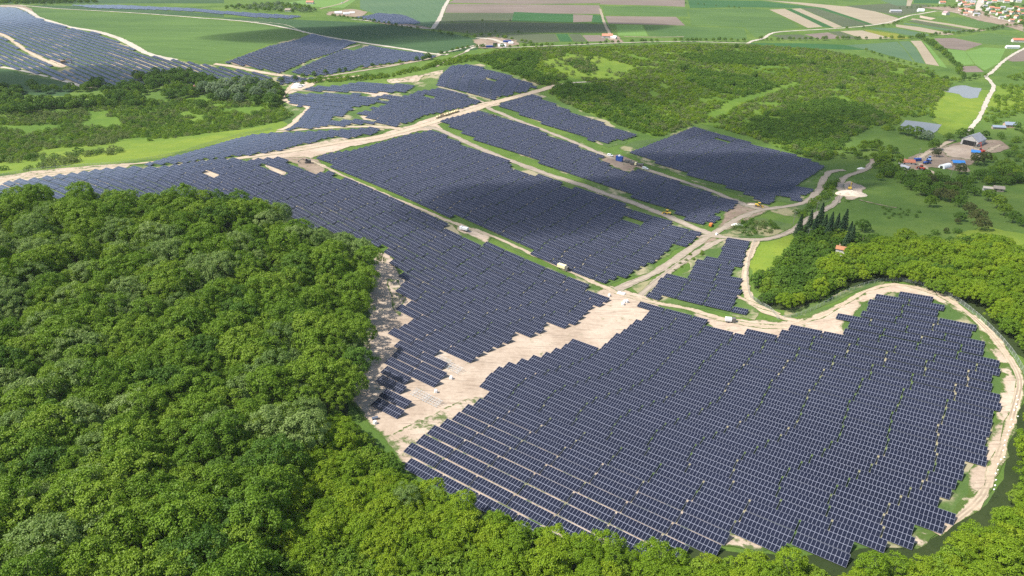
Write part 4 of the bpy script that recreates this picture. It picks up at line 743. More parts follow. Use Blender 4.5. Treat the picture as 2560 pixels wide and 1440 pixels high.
for kind, ps in kinds.items():
    def show(p):
        px, py, zc = to_px(p[3], p[4], p[5]+(9 if kind == 'broadleaf_tree' else 2)); r = (5 if kind != 'bush' else 2.2)*p[6]
        if zc < 30 or px < -20 or px > 2580 or py < -5 or py > 1460: return 0
        return r/zc
    ps.sort(key=show, reverse=True); first, rest_ = ps[:300], ps[300:]
    for p in first:
        _, sp, v, x, y, z, s, rz, where = p
        lab, grp = LAB.get(where, ('', where)); 
        if kind == 'bush': lab = lab or '{} bush'
        key = (kind, sp, v)
        if kind == 'bush':
            o = link('bush', CROWN[sp][v]); o.location = (x, y, z); o.rotation_euler = (0, 0, rz); o.scale = (s, s, s*random.uniform(0.85, 1.1)); PROTO.setdefault((sp, v), o)
        else:
            if key not in MASS:
                o = empty(kind, (x, y, z), rz, s); cr = link('crown', CROWN[sp][v], o); link('trunk', TRUNK[TR_OF[sp]][v % len(TRUNK[TR_OF[sp]])], o); MASS[key] = o; PROTO.setdefault((sp, v), cr)
            else:
                o = copy_tree(MASS[key]); o.location = (x, y, z); o.rotation_euler = (0, 0, rz)
            o.scale = (s, s, s*random.uniform(0.85, 1.0))
        if kind == 'field_tree': lab = '{} '+TLAB.get(where, 'tree'); grp = 'trees: '+where
        if kind == 'willow_tree': lab = 'silvery willow in the row behind the left meadow scrub'; grp = 'silver willows'
        if kind == 'spruce_tree': lab = 'dark pointed spruce in the clump beside the grey lane'; grp = 'spruces by the lane'
        tag(o, lab.format(LOOK[sp]), {'broadleaf_tree': 'tree', 'field_tree': 'tree', 'willow_tree': 'willow', 'spruce_tree': 'spruce', 'bush': 'bush'}[kind], (grp+', '+LOOK[sp]) if kind not in ('willow_tree', 'spruce_tree') else grp)
    kinds[kind] = rest_
def planted(name, ps, label, cat):
    """points with a species index; geometry nodes set the crown of a standing tree on each"""
    keys = sorted(set((p[1], p[2]) for p in ps)); me = bpy.data.meshes.new(name); n = len(ps); me.vertices.add(n); me.vertices.foreach_set('co', np.array([p[3:6] for p in ps], np.float32).ravel())
    for an, tp, val in (('sp', 'INT', [keys.index((p[1], p[2])) for p in ps]), ('rz', 'FLOAT', [p[7] for p in ps]), ('sc', 'FLOAT', [p[6] for p in ps])):
        a = me.attributes.new(an, tp, 'POINT'); a.data.foreach_set('value', np.array(val, np.int32 if tp == 'INT' else np.float32))
    o = link(name, me); tag(o, label, cat, kind='stuff'); g = bpy.data.node_groups.new(name, 'GeometryNodeTree'); g.interface.new_socket('Geometry', in_out='INPUT', socket_type='NodeSocketGeometry'); g.interface.new_socket('Geometry', in_out='OUTPUT', socket_type='NodeSocketGeometry')
    N = g.nodes; Lk = g.links.new; gi = N.new('NodeGroupInput'); go = N.new('NodeGroupOutput'); jn = N.new('GeometryNodeJoinGeometry'); Lk(jn.outputs[0], go.inputs[0])
    def att(nm, tp): a = N.new('GeometryNodeInputNamedAttribute'); a.data_type = tp; a.inputs[0].default_value = nm; return next(x for x in a.outputs if x.enabled and x.name == 'Attribute')
    sp_, rz_, sc_ = att('sp', 'INT'), att('rz', 'FLOAT'), att('sc', 'FLOAT'); cx = N.new('ShaderNodeCombineXYZ'); Lk(rz_, cx.inputs[2]); c3 = N.new('ShaderNodeCombineXYZ')
    for i in range(3): Lk(sc_, c3.inputs[i])
    for i, (sp, v) in enumerate(keys):
        if (sp, v) not in PROTO:      # the kind's own look stands among the individuals under another variant
            alt = [k for k in PROTO if k[0] == sp] or list(PROTO); src = PROTO[alt[0]]
        else: src = PROTO[(sp, v)]
        cmp_ = N.new('FunctionNodeCompare'); cmp_.data_type = 'INT'; cmp_.operation = 'EQUAL'; Lk(sp_, cmp_.inputs[2]); cmp_.inputs[3].default_value = i
        oi = N.new('GeometryNodeObjectInfo'); oi.inputs['Object'].default_value = src; oi.transform_space = 'ORIGINAL'; oi.inputs['As Instance'].default_value = True
        ip = N.new('GeometryNodeInstanceOnPoints'); Lk(gi.outputs[0], ip.inputs['Points']); Lk(cmp_.outputs[0], ip.inputs['Selection']); Lk(oi.outputs['Geometry'], ip.inputs['Instance']); Lk(cx.outputs[0], ip.inputs['Rotation']); Lk(c3.outputs[0], ip.inputs['Scale']); Lk(ip.outputs[0], jn.inputs[0])
    md = o.modifiers.new('planting', 'NODES'); md.node_group = g; return o
if kinds['broadleaf_tree']: planted('woodland', kinds['broadleaf_tree'], 'closed green canopy of the woods behind the nearest trees', 'woodland')
if kinds['bush']: planted('scrub', kinds['bush'], 'dense green and olive scrub covering the hill and left meadow', 'scrub')
if kinds['field_tree']: planted('hedgerow_trees', kinds['field_tree'], 'far small trees along hedgerows and gardens', 'hedgerow')
print('PLANTS', {k: len(v) for k, v in kinds.items()}, len(PLANTS))

# ------------------------------------------------------------------ buildings
PLASTER = plain('pale_plaster', (0.66, 0.62, 0.55), 0.9); BRICKW = plain('raw_brick_wall', (0.42, 0.30, 0.22), 0.9); WOODW = plain('weathered_boards', (0.30, 0.25, 0.20), 0.9, var=0.25); CONC = plain('concrete', (0.48, 0.46, 0.43), 0.9)
TILE = plain('red_roof_tiles', (0.46, 0.17, 0.10), 0.85, var=0.3, scale=0.6); TILE2 = plain('salmon_roof_tiles', (0.50, 0.215, 0.14), 0.85, var=0.25, scale=0.6); SLATE = plain('grey_sheet_roof', (0.34, 0.34, 0.36), 0.6, var=0.25, scale=0.3); BLUER = plain('blue_grey_roof', (0.22, 0.26, 0.33), 0.7)
PVC = plain('white_pvc_sheet', (0.82, 0.82, 0.80), 0.5, var=0.06); TARP = plain('blue_tarpaulin', (0.05, 0.22, 0.55), 0.5, var=0.25); STEELB = plain('blue_painted_steel', (0.03, 0.09, 0.36), 0.45, var=0.2); GLASS = plain('dark_window', (0.03, 0.035, 0.04), 0.15, 0.6)
YEL = plain('yellow_paint', (0.72, 0.47, 0.06), 0.45); ORANGE = plain('orange_paint', (0.65, 0.20, 0.04), 0.45); WHITEP = plain('white_paint', (0.78, 0.78, 0.76), 0.4); RUB = plain('black_rubber', (0.02, 0.02, 0.022), 0.85); DARKM = plain('dark_machine_steel', (0.13, 0.12, 0.11), 0.6); CREAM = plain('cream_paint', (0.74, 0.66, 0.40), 0.45); REDP = plain('red_paint', (0.45, 0.07, 0.04), 0.5); TIMBER = plain('pale_timber', (0.60, 0.46, 0.28), 0.85, var=0.25)
def gable_house(name, label, cat, at, rz, w, l, wall_h, roof_h, wallm, roofm, group=None, windows=2, chimney=True, openf=False):
    """w across, l along the ridge; ridge along local y"""
    o = empty(name, at, rz); tag(o, label, cat, group); hw, hl = w/2, l/2; m = MB(); prof = [(-hw, -1.0), (hw, -1.0), (hw, wall_h), (0, wall_h+roof_h-0.15), (-hw, wall_h)]
    q = MB().prism(prof, -hl, hl); q.v = [(y, x, z) for x, y, z in q.v]; q.f = [f[::-1] for f in q.f]; q.build('wall', wallm, o)
    ov = 0.45; k = roof_h/hw; rm = MB()
    for s in (-1, 1):
        a = [(0, wall_h+roof_h+0.02), (s*(hw+ov), wall_h-ov*k+0.02), (s*(hw+ov), wall_h-ov*k+0.2), (0, wall_h+roof_h+0.22)]; p = MB().prism(a, -hl-ov, hl+ov); rm.add([(y, x, z) for x, y, z in p.v], [f[::-1] for f in p.f])
    r = rm.build('roof', roofm, o)
    if chimney: MB().box(hw*0.35, hw*0.35+0.7, hl*0.3, hl*0.3+0.7, wall_h+roof_h*0.4, wall_h+roof_h+0.8).build('chimney', BRICKW, r)
    for j in range(windows):
        y = -hl+l*(j+0.5)/windows
        for s in (-1, 1): MB().box(min(s*(hw-0.02), s*(hw+0.05)), max(s*(hw-0.02), s*(hw+0.05)), y-0.55, y+0.55, 1.0, 2.2).build('window', GLASS, o)
    if openf: MB().box(-hw*0.8, hw*0.8, -hl-0.06, -hl+0.05, 0, wall_h*0.9).build('gateway', plain('gateway_shade_paint', (0.02, 0.02, 0.02)), o)  # near-black panel: shade of the open gateway put into its colour
    else: MB().box(-0.5, 0.5, -hl-0.06, -hl+0.05, 0, 2.1).build('door', WOODW, o)
    return o
def place(px, py): p = pt(px, py); p.z += 0.2; return p, to_px(p.x, p.y, p.z)[2]/FPX
def house(px, py, wpx, lpx, rz, name, label, cat, wallm, roofm, wh=3.0, group=None, **kw):
    p, mpp = place(px, py); w, l = wpx*mpp, lpx*mpp; return gable_house(name, label, cat, p, R(rz), w, l, wh, w*0.32, wallm, roofm, group, **kw)
house(2431, 360, 38, 46, -52, 'barn', 'big grey-roofed barn at the top of the farmyard', 'barn', CONC, SLATE, 5.0, windows=0, chimney=False, openf=True)
house(2266, 411, 15, 32, 82, 'house', 'low house with red tiled roof at the left edge of the farmyard', 'house', PLASTER, TILE, 2.6)
house(2262, 423, 10, 20, 30, 'shed', 'grey sheet-roofed shed below the red-roofed farm house', 'shed', CONC, SLATE, 2.0, windows=0, chimney=False)
house(2523, 318, 16, 26, 78, 'house', 'brick house with blue-grey roof on the meadow right of the lane', 'house', BRICKW, BLUER, 3.0)
house(2495, 322, 10, 28, 78, 'shed', 'long low blue-grey shed left of the brick house', 'shed', WOODW, BLUER, 2.0, windows=0, chimney=False)
house(2494, 478, 14, 22, 70, 'house', 'derelict grey-brown house below the farmyard', 'house', WOODW, plain('rotten_thatch', (0.28, 0.24, 0.20), 0.95, var=0.3), 2.6, chimney=False)
house(2468, 476, 9, 20, 70, 'shed', 'collapsing pale shed beside the derelict house', 'shed', CONC, plain('pale_thatch', (0.42, 0.38, 0.32), 0.95, var=0.3), 2.0, windows=0, chimney=False)
house(2096, 646, 15, 20, 60, 'house', 'old house with orange tiled roof half hidden in the thicket', 'house', PLASTER, plain('orange_roof_tiles', (0.40, 0.18, 0.09), 0.85, var=0.3, scale=0.6), 6.5)
house(488, 230, 7, 8, 20, 'house', 'small pale house among the grove trees above the left scrub', 'house', PLASTER, TILE2, 6.0)
house(196, 256, 9, 20, 75, 'shed', 'white shed on the left meadow below the grove', 'shed', PVC, PVC, 2.4, windows=0, chimney=False)
house(776, 10, 9, 18, 85, 'house', 'pinkish house on the far plain behind the horizon array', 'house', PLASTER, TILE2, 4.0)
house(722, 29, 10, 16, 85, 'house', 'white house in the far grove behind the horizon array', 'house', PLASTER, WOODW, 3.0)
house(1518, 95, 13, 26, 84, 'house', 'farmhouse with pinkish roof by the track on the flat fields', 'house', PLASTER, TILE2, 3.6)
house(1534, 97, 9, 14, 60, 'shed', 'white-walled shed right of the pinkish farmhouse', 'shed', PLASTER, PVC, 2.6, windows=0, chimney=False)
house(2238, 31, 9, 26, 82, 'shed', 'long grey shed beside the far white lane', 'shed', CONC, SLATE, 3.0, windows=0, chimney=False)
house(2301, 29, 10, 14, 80, 'shed', 'bright white hall where the lane meets the village', 'shed', PVC, PVC, 3.0, windows=0, chimney=False)
house(2364, 37, 11, 14, 10, 'house', 'white gabled house with mauve roof on the grass before the village', 'house', PLASTER, plain('mauve_tiles', (0.36, 0.25, 0.26), 0.85), 4.0)
house(2355, 9, 9, 13, 80, 'house', 'lone orange-roofed house left of the village', 'house', PLASTER, TILE, 3.2)
house(2548, 105, 12, 34, 82, 'barn', 'long red-roofed barn at the right edge of the picture', 'barn', PLASTER, TILE, 3.4, chimney=False)
house(2530, 121, 8, 30, 84, 'shed', 'long white shed beside the lane at the right edge', 'shed', PVC, PVC, 2.6, windows=0, chimney=False)
vill = [(2398, 4), (2408, 10), (2420, 5), (2432, 8), (2400, 14), (2415, 17), (2428, 15), (2404, 27), (2416, 29), (2428, 31), (2460, 6), (2472, 10), (2485, 6), (2500, 4), (2515, 7), (2530, 4), (2546, 6), (2462, 18), (2478, 22), (2492, 25), (2506, 22), (2522, 26), (2538, 22), (2552, 26), (2480, 34), (2470, 28), (2496, 38), (2510, 34), (2526, 36), (2542, 34), (2556, 38), (2518, 44), (2540, 46), (2502, 48), (2528, 54), (2550, 56), (2440, 40), (2412, 38)]
pos = ['nearest the field strips', 'by the main street', 'behind the first gardens', 'by the far rim', 'among the garden trees']
for i, (x, y) in enumerate(vill):
    rm = random.choice((TILE, TILE, TILE2, TILE2, TILE2, SLATE)); nm = {'red_roof_tiles': 'red', 'salmon_roof_tiles': 'salmon', 'grey_sheet_roof': 'grey'}[rm.name]
    side = 'left' if x < 2450 else 'right'; house(x, y, random.uniform(6, 8), random.uniform(9, 14), random.choice((10, 80, 95, 70)), 'village_house', f'{order(i+1)} village house, {nm}-roofed, {side} of the wide main street', 'house', PLASTER, rm, random.uniform(2.8, 4.5), 'houses of the far village', windows=1)
def tent(px, py, wpx, lpx, rz, label, mat, h=0.55, name='tunnel_tent'):
    p, mpp = place(px, py); w, l = wpx*mpp, lpx*mpp; o = empty(name, p, R(rz)); tag(o, label, 'tent'); n = 14; m = MB(); prof = [(math.cos(math.pi*k/n)*w/2, math.sin(math.pi*k/n)*w*h) for k in range(n+1)]
    m.prism(prof[::-1], -l/2, l/2); m.build('cover', mat, o)
    for x in (-l/2-0.03, l/2-0.03): MB().box(x, x+0.06, -w*0.22, w*0.22, 0, w*h*0.62).build('doorway', GLASS, o)
    rb = MB()
    for k in range(6):
        x = -l/2+l*(k+0.5)/6
        for a, b in zip(prof[:-1], prof[1:]): rb.tube((x, a[0]*1.005, a[1]*1.005), (x, b[0]*1.005, b[1]*1.005), 0.05, n=4)
    rb.build('rib', STEEL, o); return o
tent(2362, 419, 17, 30, 28, 'white tunnel tent at the lower rim of the farmyard', PVC)
tent(1255, 117, 12, 20, 5, 'big white tunnel tent in the valley depot', PVC); tent(1277, 109, 8, 12, 5, 'small white tent right of the blue containers in the depot', PVC); tent(846, 34, 9, 18, 15, 'left white hall tent in the far depot', PVC); tent(866, 36, 9, 16, 20, 'right white hall tent in the far depot', PVC); tent(880, 33, 6, 14, 12, 'low white tent at the far depot rim', PVC)
def tarp_hut(px, py, w, l, rz, label):
    p, mpp = place(px, py); return gable_house('tarp_hut', label, 'hut', p, R(rz), w*mpp, l*mpp, 2.4, w*mpp*0.25, WOODW, TARP, windows=0, chimney=False)
tarp_hut(2437, 386, 15, 18, 60, 'hut under a bright blue tarpaulin beside the red crane'); tarp_hut(2393, 412, 16, 26, 78, 'long hut under blue tarpaulins right of the white tunnel tent')
def container(px, py, rz, mat, label, L=6.1, H=2.6, z=0.0):
    p, _ = place(px, py); o = empty('container', (p.x, p.y, p.z+z), R(rz)); tag(o, label, 'container'); m = MB().box(-L/2, L/2, -1.22, 1.22, 0.1, H)
    for k in range(int(L/0.6)):
        x = -L/2+0.3+k*0.6
        for y in (-1.26, 1.22): m.box(x, x+0.25, y, y+0.04, 0.2, H-0.15)
    m.build('shell', mat, o)
    for y in (-0.6, 0.6): MB().box(L/2, L/2+0.05, y-0.55, y+0.55, 0.2, H-0.2).build('door', mat, o)
    fm = MB()
    for x in (-L/2, L/2-0.15):
        for y in (-1.27, 1.12): fm.box(x, x+0.16, y, y+0.16, 0, H+0.05)
    fm.build('corner_post', STEELB if mat is not STEELB else DARKM, o); return o
container(2293, 403, 10, STEELB, 'dark blue container beside the red-roofed farm house'); container(1226, 119, 5, STEELB, 'left blue container in the valley depot', 12); container(1268, 106, 5, STEELB, 'blue container behind the tunnel tent in the depot', 12); container(1238, 112, 8, DARKM, 'dark container behind the left blue one in the depot')
c = container(1548, 403, -35, STEELB, 'blue site container carrying a white tank in the dirt patch', 6.1, 4.2); MB().tube((0, 0, 4.2), (0, 0, 5.0), 1.1, 1.1, 14).tube((0, 0, 5.0), (0, 0, 5.6), 1.1, 0.3, 14).build('tank', WHITEP, c)

# ------------------------------------------------------------------ vehicles and machines
def wheel(o, x, y, r=0.45, w=0.28):
    t = MB().tube((x, y-w/2, r), (x, y+w/2, r), r, r, 14).build('wheel', RUB, o); MB().tube((x, y-w/2-0.02, r), (x, y+w/2+0.02, r), r*0.5, r*0.5, 10).build('rim', STEEL, t)
def truck(px, py, rz, label, boxm, cabm, L=7.5, H=3.0):
    p, _ = place(px, py); o = empty('truck', p, R(rz)); tag(o, label, 'truck'); MB().box(-L/2, L/2-2.0, -1.2, 1.2, 0.95, H).build('cargo_box', boxm, o, 0.05)
    cb = MB().box(L/2-1.8, L/2, -1.15, 1.15, 0.6, 2.6, taper=0.12).build('cab', cabm, o, 0.06); MB().box(L/2-0.16, L/2+0.01, -0.95, 0.95, 1.6, 2.35).build('windscreen', GLASS, cb); MB().box(-L/2, L/2-0.3, -0.5, 0.5, 0.5, 0.95).build('chassis', DARKM, o)
    for x in (-L/2+1.2, -L/2+2.4, L/2-1.0):
        for y in (-1.0, 1.0): wheel(o, x, y)
    return o
def van(px, py, rz, label, mat, cat='van', L=4.9):
    p, _ = place(px, py); o = empty('van', p, R(rz)); tag(o, label, cat); q = MB(); q.prism([(-L/2, 0.4), (L/2, 0.4), (L/2, 1.05), (L/2-1.0, 1.2), (L/2-1.7, 1.95), (-L/2, 2.0)], -0.92, 0.92); q.v = [(y, -x, z) for x, y, z in q.v]; q.build('body', mat, o, 0.05)
    g = MB()
    for s in (-0.935, 0.915): g.box(-L/2+0.5, L/2-1.7, s, s+0.02, 1.3, 1.8)
    g.build('side_window', GLASS, o); MB().box(-0.8, 0.8, 0, 0.02, 0, 0.85, Matrix.Rotation(R(90), 3, 'Z') @ Matrix.Rotation(R(-43), 3, 'X'), (L/2-1.0, 0, 1.24)).build('windscreen', GLASS, o)
    for x in (-L/2+0.9, L/2-0.9):
        for y in (-0.82, 0.82): wheel(o, x, y, 0.36, 0.22)
    return o
def excavator(px, py, rz, label, mat, s=1.0, reach=1.0):
    p, _ = place(px, py); o = empty('excavator', p, R(rz), s); tag(o, label, 'excavator')
    for y in (-1.1, 1.1):
        q = MB().prism([(-1.9, 0.25), (-1.6, 0.0), (1.6, 0.0), (1.9, 0.25), (1.9, 0.55), (1.6, 0.8), (-1.6, 0.8), (-1.9, 0.55)], y-0.3, y+0.3); q.v = [(b, a, c) for a, b, c in q.v]; q.build('track', DARKM, o)
    MB().box(-2.0, 1.1, -1.25, 1.25, 0.95, 2.1).build('house', mat, o, 0.12); MB().box(0.0, 1.3, 0.3, 1.25, 2.1, 3.0, taper=0.1).build('cab', GLASS, o, 0.05)
    b = MB().box(-0.2, 0.2, 0, 1, 0, 1); a1, a2, a3 = (1.0, -0.2, 1.6), (3.2, -0.2, 4.4*reach), (5.4, -0.2, 3.0*reach); bm = MB().tube(a1, a2, 0.26, 0.24, 6).build('boom', mat, o); st_ = MB().tube(a2, a3, 0.24, 0.18, 6).build('stick', mat, bm)
    q = MB().prism([(5.1, 1.9*reach), (6.0, 1.7*reach), (6.1, 2.5*reach), (5.4, 3.0*reach)], -0.8, 0.4); q.v = [(y, x, z) for x, y, z in q.v]; q.build('bucket', DARKM, o); return o
def loader(px, py, rz, label, mat, s=1.0, blade=True):
    p, _ = place(px, py); o = empty('wheel_loader', p, R(rz), s); tag(o, label, 'loader'); MB().box(-2.6, 0.2, -0.9, 0.9, 0.8, 1.9).build('engine_hood', mat, o, 0.1); MB().box(0.3, 2.2, -0.7, 0.7, 0.7, 1.3).build('front_frame', mat, o, 0.08); cb = MB().box(-0.4, 1.1, -0.75, 0.75, 1.9, 3.1, taper=0.08).build('cab', GLASS, o, 0.05); MB().box(-0.5, 1.2, -0.85, 0.85, 3.1, 3.22).build('cab_roof', mat, cb)
    q = MB().prism([(2.9, 0.1), (3.9, 0.15), (3.7, 0.35), (3.1, 0.5), (3.0, 1.3), (2.8, 1.3)], -1.3, 1.3); q.v = [(y, x, z) for x, y, z in q.v]; q.build('bucket', mat, o)
    for y in (-0.6, 0.6): MB().tube((0.8, y, 1.4), (2.9, y, 0.7), 0.12, 0.12, 6).build('lift_arm', mat, o)
    for x in (-1.6, 1.5):
        for y in (-1.05, 1.05): wheel(o, x, y, 0.75, 0.5)
    return o
truck(1408, 674, -38, 'pale yellow box truck on the sandy lane between the arrays', CREAM, DARKM, 7.5, 3.0)
truck(1160, 577, 150, 'white tipper truck on the bare patch by the middle lane', WHITEP, WHITEP, 6.0, 2.4); truck(1825, 806, -10, 'small white lorry on the sand below the small array', WHITEP, DARKM, 5.2, 2.4); truck(1570, 408, -30, 'dark lorry right of the blue site container', DARKM, DARKM, 6, 2.6); truck(1583, 413, -30, 'second dark lorry among the yellow pallets', DARKM, CREAM, 6, 2.6); truck(1600, 416, -25, 'dark flat lorry at the right end of the dirt patch', DARKM, DARKM, 6, 2.2)
van(1525, 391, -30, 'white van on the lane left of the blue container', WHITEP); van(1613, 424, -25, 'white van parked right of the dirt patch', WHITEP); van(856, 8, 30, 'white van on the brown track at the top edge', WHITEP); van(1777, 565, 60, 'small orange van at the junction below the second array', ORANGE)
loader(1668, 536, 150, 'yellow dozer, shaped as a wheel loader, on the verge of the grey lane', YEL, 1.0); loader(1896, 517, -30, 'yellow wheel loader on the brown junction near the right array', YEL, 1.0)  # the machine on the verge is a dozer given the loader's shape
excavator(2124, 474, 60, 'yellow excavator on top of the pale sand heap', YEL, 1.0, 1.2); excavator(770, 408, 200, 'dark excavator on the brown dirt left of the middle array', DARKM, 1.2, 0.7); excavator(1236, 294, 170, 'dark roller, shaped as an excavator, on the sand above the second array', DARKM, 1.1, 0.6); excavator(160, 158, 20, 'brown excavator on the bare spot inside the upper left array', plain('brown_machine', (0.30, 0.20, 0.10)), 1.6, 0.7)  # the machine above the second array is a roller given the excavator's shape
loader(2316, 410, 20, 'blue tractor left of the white tunnel tent', STEELB, 1.2); loader(2322, 402, 70, 'blue and white tractor behind the first one in the yard', plain('light_blue_paint', (0.25, 0.38, 0.60)), 1.2); loader(2303, 424, 110, 'dark red tractor on the yard entrance', REDP, 1.2); excavator(2453, 382, 100, 'red crane excavator beside the upper blue tarpaulin', REDP, 1.3, 1.5)
# cable drums beside the main lane
def drum(x, y, z, rz, label):
    o = empty('cable_drum', (x, y, z), rz); tag(o, label, 'cable drum', 'cable drums beside the main lane'); fl = MB()
    for s in (-0.75, 0.65): MB().tube((0, s, 1.15), (0, s+0.1, 1.15), 1.15, 1.15, 16).build('flange', TIMBER, o)
    MB().tube((0, -0.65, 1.15), (0, 0.65, 1.15), 0.8, 0.8, 14).build('cable_coil', CREAM, o); return o
d0 = None; k = 0
for i in range(14):
    for j in range(2):
        p = pt(1092+i*4.0, 295-i*1.25+j*3.6-(2 if j else 0)); k += 1; lab = f'pale cable drum, {order(i+1)} from the lower end of the {"front" if j else "back"} line by the main lane'; rz = random.uniform(0, 3)
        if d0 is None: d0 = drum(p.x, p.y, p.z+0.2, rz, lab)
        else:
            o = copy_tree(d0); o.location = (p.x, p.y, p.z+0.2); o.rotation_euler = (0, 0, rz); o['label'] = lab
# bags, stones, pallets
def lump(name, px, py, r, h, mat, label, cat, seed=1, squash=0.9, group=None):
    p, _ = place(px, py); g = np.random.default_rng(seed); n, m = 18, 7; V = [(0, 0, h)]; F = []
    for j in range(1, m+1):
        a = j/m
        for i in range(n):
            t = 2*math.pi*i/n; rr = r*(a**0.8)*(1+0.18*math.sin(2*t+seed)+g.normal(0, 0.05)); V.append((rr*math.cos(t), rr*math.sin(t)*squash, h*(1-a**1.5)*(1+g.normal(0, 0.05))-(0.5 if j == m else 0)))
    for i in range(n): F.append((0, 1+i, 1+(i+1) % n))
    for j in range(m-1):
        for i in range(n): a = 1+j*n+i; b = 1+j*n+(i+1) % n; F += [(a, a+n, b+n, b)]
    me = bpy.data.meshes.new(name); me.from_pydata(V, [], F); me.update(); me.materials.append(mat); o = link(name, me); o.location = (p.x, p.y, p.z-0.1); return tag(o, label, cat, group)
HEAP = plain('heaped_sand', (0.66, 0.55, 0.42), 0.95, 0.1, var=0.2, scale=0.4); STONE = plain('white_limestone', (0.74, 0.71, 0.65), 0.95, 0.1, var=0.25, scale=0.8); BAG = plain('white_bag_cloth', (0.84, 0.83, 0.80), 0.8)
lump('sand_heap', 2130, 487, 11, 3.0, HEAP, 'wide pale sand heap below the yellow excavator', 'sand heap', 3, 0.8); lump('stone_heap', 744, 218, 9, 5.0, STONE, 'white stone heap beside the sandy bend on the left', 'stone heap', 5, 0.6); lump('stone_heap', 757, 215, 4, 2.0, STONE, 'small white stone heap right of the larger one', 'stone heap', 7, 0.7); lump('rubble_heap', 1843, 564, 4.5, 1.5, STONE, 'pale rubble heap on the rough verge triangle', 'rubble heap', 4, 0.5); lump('sand_heap', 1880, 512, 3.5, 0.8, HEAP, 'low pale sand heap left of the yellow loader at the junction', 'sand heap', 9, 0.5)
lump('rubble_heap', 2152, 422, 4, 1.2, STONE, 'white stones along the bend of the grey lane', 'rubble heap', 6, 0.5)
def bag(x, y, z, s, rz, label, cat, group, name):
    m = MB().box(-0.5, 0.5, -0.5, 0.5, -0.1, 0.95, taper=0.06); o = link(name, m.mesh(name, BAG, 0.12)); o.location = (x, y, z); o.rotation_euler = (0, 0, rz); o.scale = (s, s, s); return tag(o, label, cat, group)
for i, (x, y, s, l) in enumerate(((1557, 763, 1.5, 'lower'), (1561, 757, 1.4, 'upper left'), (1567, 757, 1.5, 'upper right'))): p = pt(x, y); bag(p.x, p.y, p.z+0.3, s, i, f'{l} white bulk bag of three on the sand by the junction', 'bulk bag', 'bulk bags on the sand', 'bulk_bag')
p = pt(1553, 735); o = link('concrete_slab', MB().box(-2.2, 2.2, -1.2, 1.2, -0.3, 0.5).mesh('concrete_slab', plain('white_concrete', (0.72, 0.70, 0.66), 0.9), 0.05)); o.location = (p.x, p.y, p.z+0.3); o.rotation_euler = (0, 0, R(-30)); tag(o, 'white concrete slab lying at the sandy junction', 'slab')
for i, (x, y) in enumerate(((1090, 982), (1523, 741), (1791, 588), (1128, 948), (938, 1060))): p = pt(x, y); bag(p.x, p.y, p.z+0.3, 1.3, i, ('white sack by the end of the short rows', 'white sack at the right tip of the left array', 'white pallet crate on the brown junction', 'white sack on the sand near the unfinished row', 'white sack below the grey panel pallet')[i], 'sack', None, 'bulk_sack')
w = resample(smooth_line(ground(P('2546,992 2532,1040 2520,1090 2508,1130 2498,1165 2488,1200 2478,1226')), 3), 5.5, False)
for i, q in enumerate(w):
    bag(q[0]+random.gauss(0, 0.5), q[1]+random.gauss(0, 0.5), float(ht(*q))+0.25, random.uniform(0.35, 0.5), i, f'{order(i+1)} white marker sack down the outer rim of the right track', 'marker sack', 'marker sacks along the right track', 'marker_sack')
p = pt(938, 1049); o = empty('panel_pallet', (p.x, p.y, p.z+0.22), R(25)); tag(o, 'grey pallet of stacked panels on the sand by the wood', 'pallet'); MB().box(-1.15, 1.15, -0.6, 0.6, 0.14, 0.9).build('panel_stack', plain('stacked_modules', (0.10, 0.12, 0.16), 0.3), o); MB().box(-1.2, 1.2, -0.62, 0.62, 0, 0.14).build('pallet_base', TIMBER, o)
# unfinished mounting frames without modules
fr0 = None
for i, (x, y, l) in enumerate(((1106, 902, 'upper half'), (1135, 921, 'lower half'), (1050, 987, 'upper half'), (1082, 1003, 'lower half'))):
    p = pt(x, y, 1.0); sl = math.atan2(float(ht(p.x+DV[0]*4, p.y+DV[1]*4)-ht(p.x-DV[0]*4, p.y-DV[1]*4)), 8); lab = f'{l} of the bare white mounting frame {"in the short left row" if i < 2 else "above the lowest left rows"}'
    if fr0 is None:
        fr0 = o = empty('mounting_frame', (0, 0, 0)); _, fm, lm = TPARTS[7]; GALV = plain('bright_galvanised', (0.5, 0.51, 0.5), 0.5); f2 = fm.copy(); f2.materials.clear(); f2.materials.append(GALV); link('purlin', f2, o)
        for q in lm: q2 = q.copy(); q2.materials.clear(); q2.materials.append(GALV); link('leg', q2, o)
        L = 7*COLW/2; rf = MB()
        for kx in range(6): xx = -L+0.4+kx*(2*L-0.8)/5; rf.box(xx-0.05, xx+0.05, 0.1, DEPTH-0.1, -0.02, 0.08, Matrix.Rotation(TILT, 3, 'X'), (0, -DEPTH*ct/2, FRONT))
        rf.build('rafter', GALV, o)
    else: o = copy_tree(fr0)
    o.location = (p.x, p.y, p.z+0.15); o.rotation_euler = (0, -sl, RZ); tag(o, lab, 'mounting frame', 'bare mounting frames left of the track')
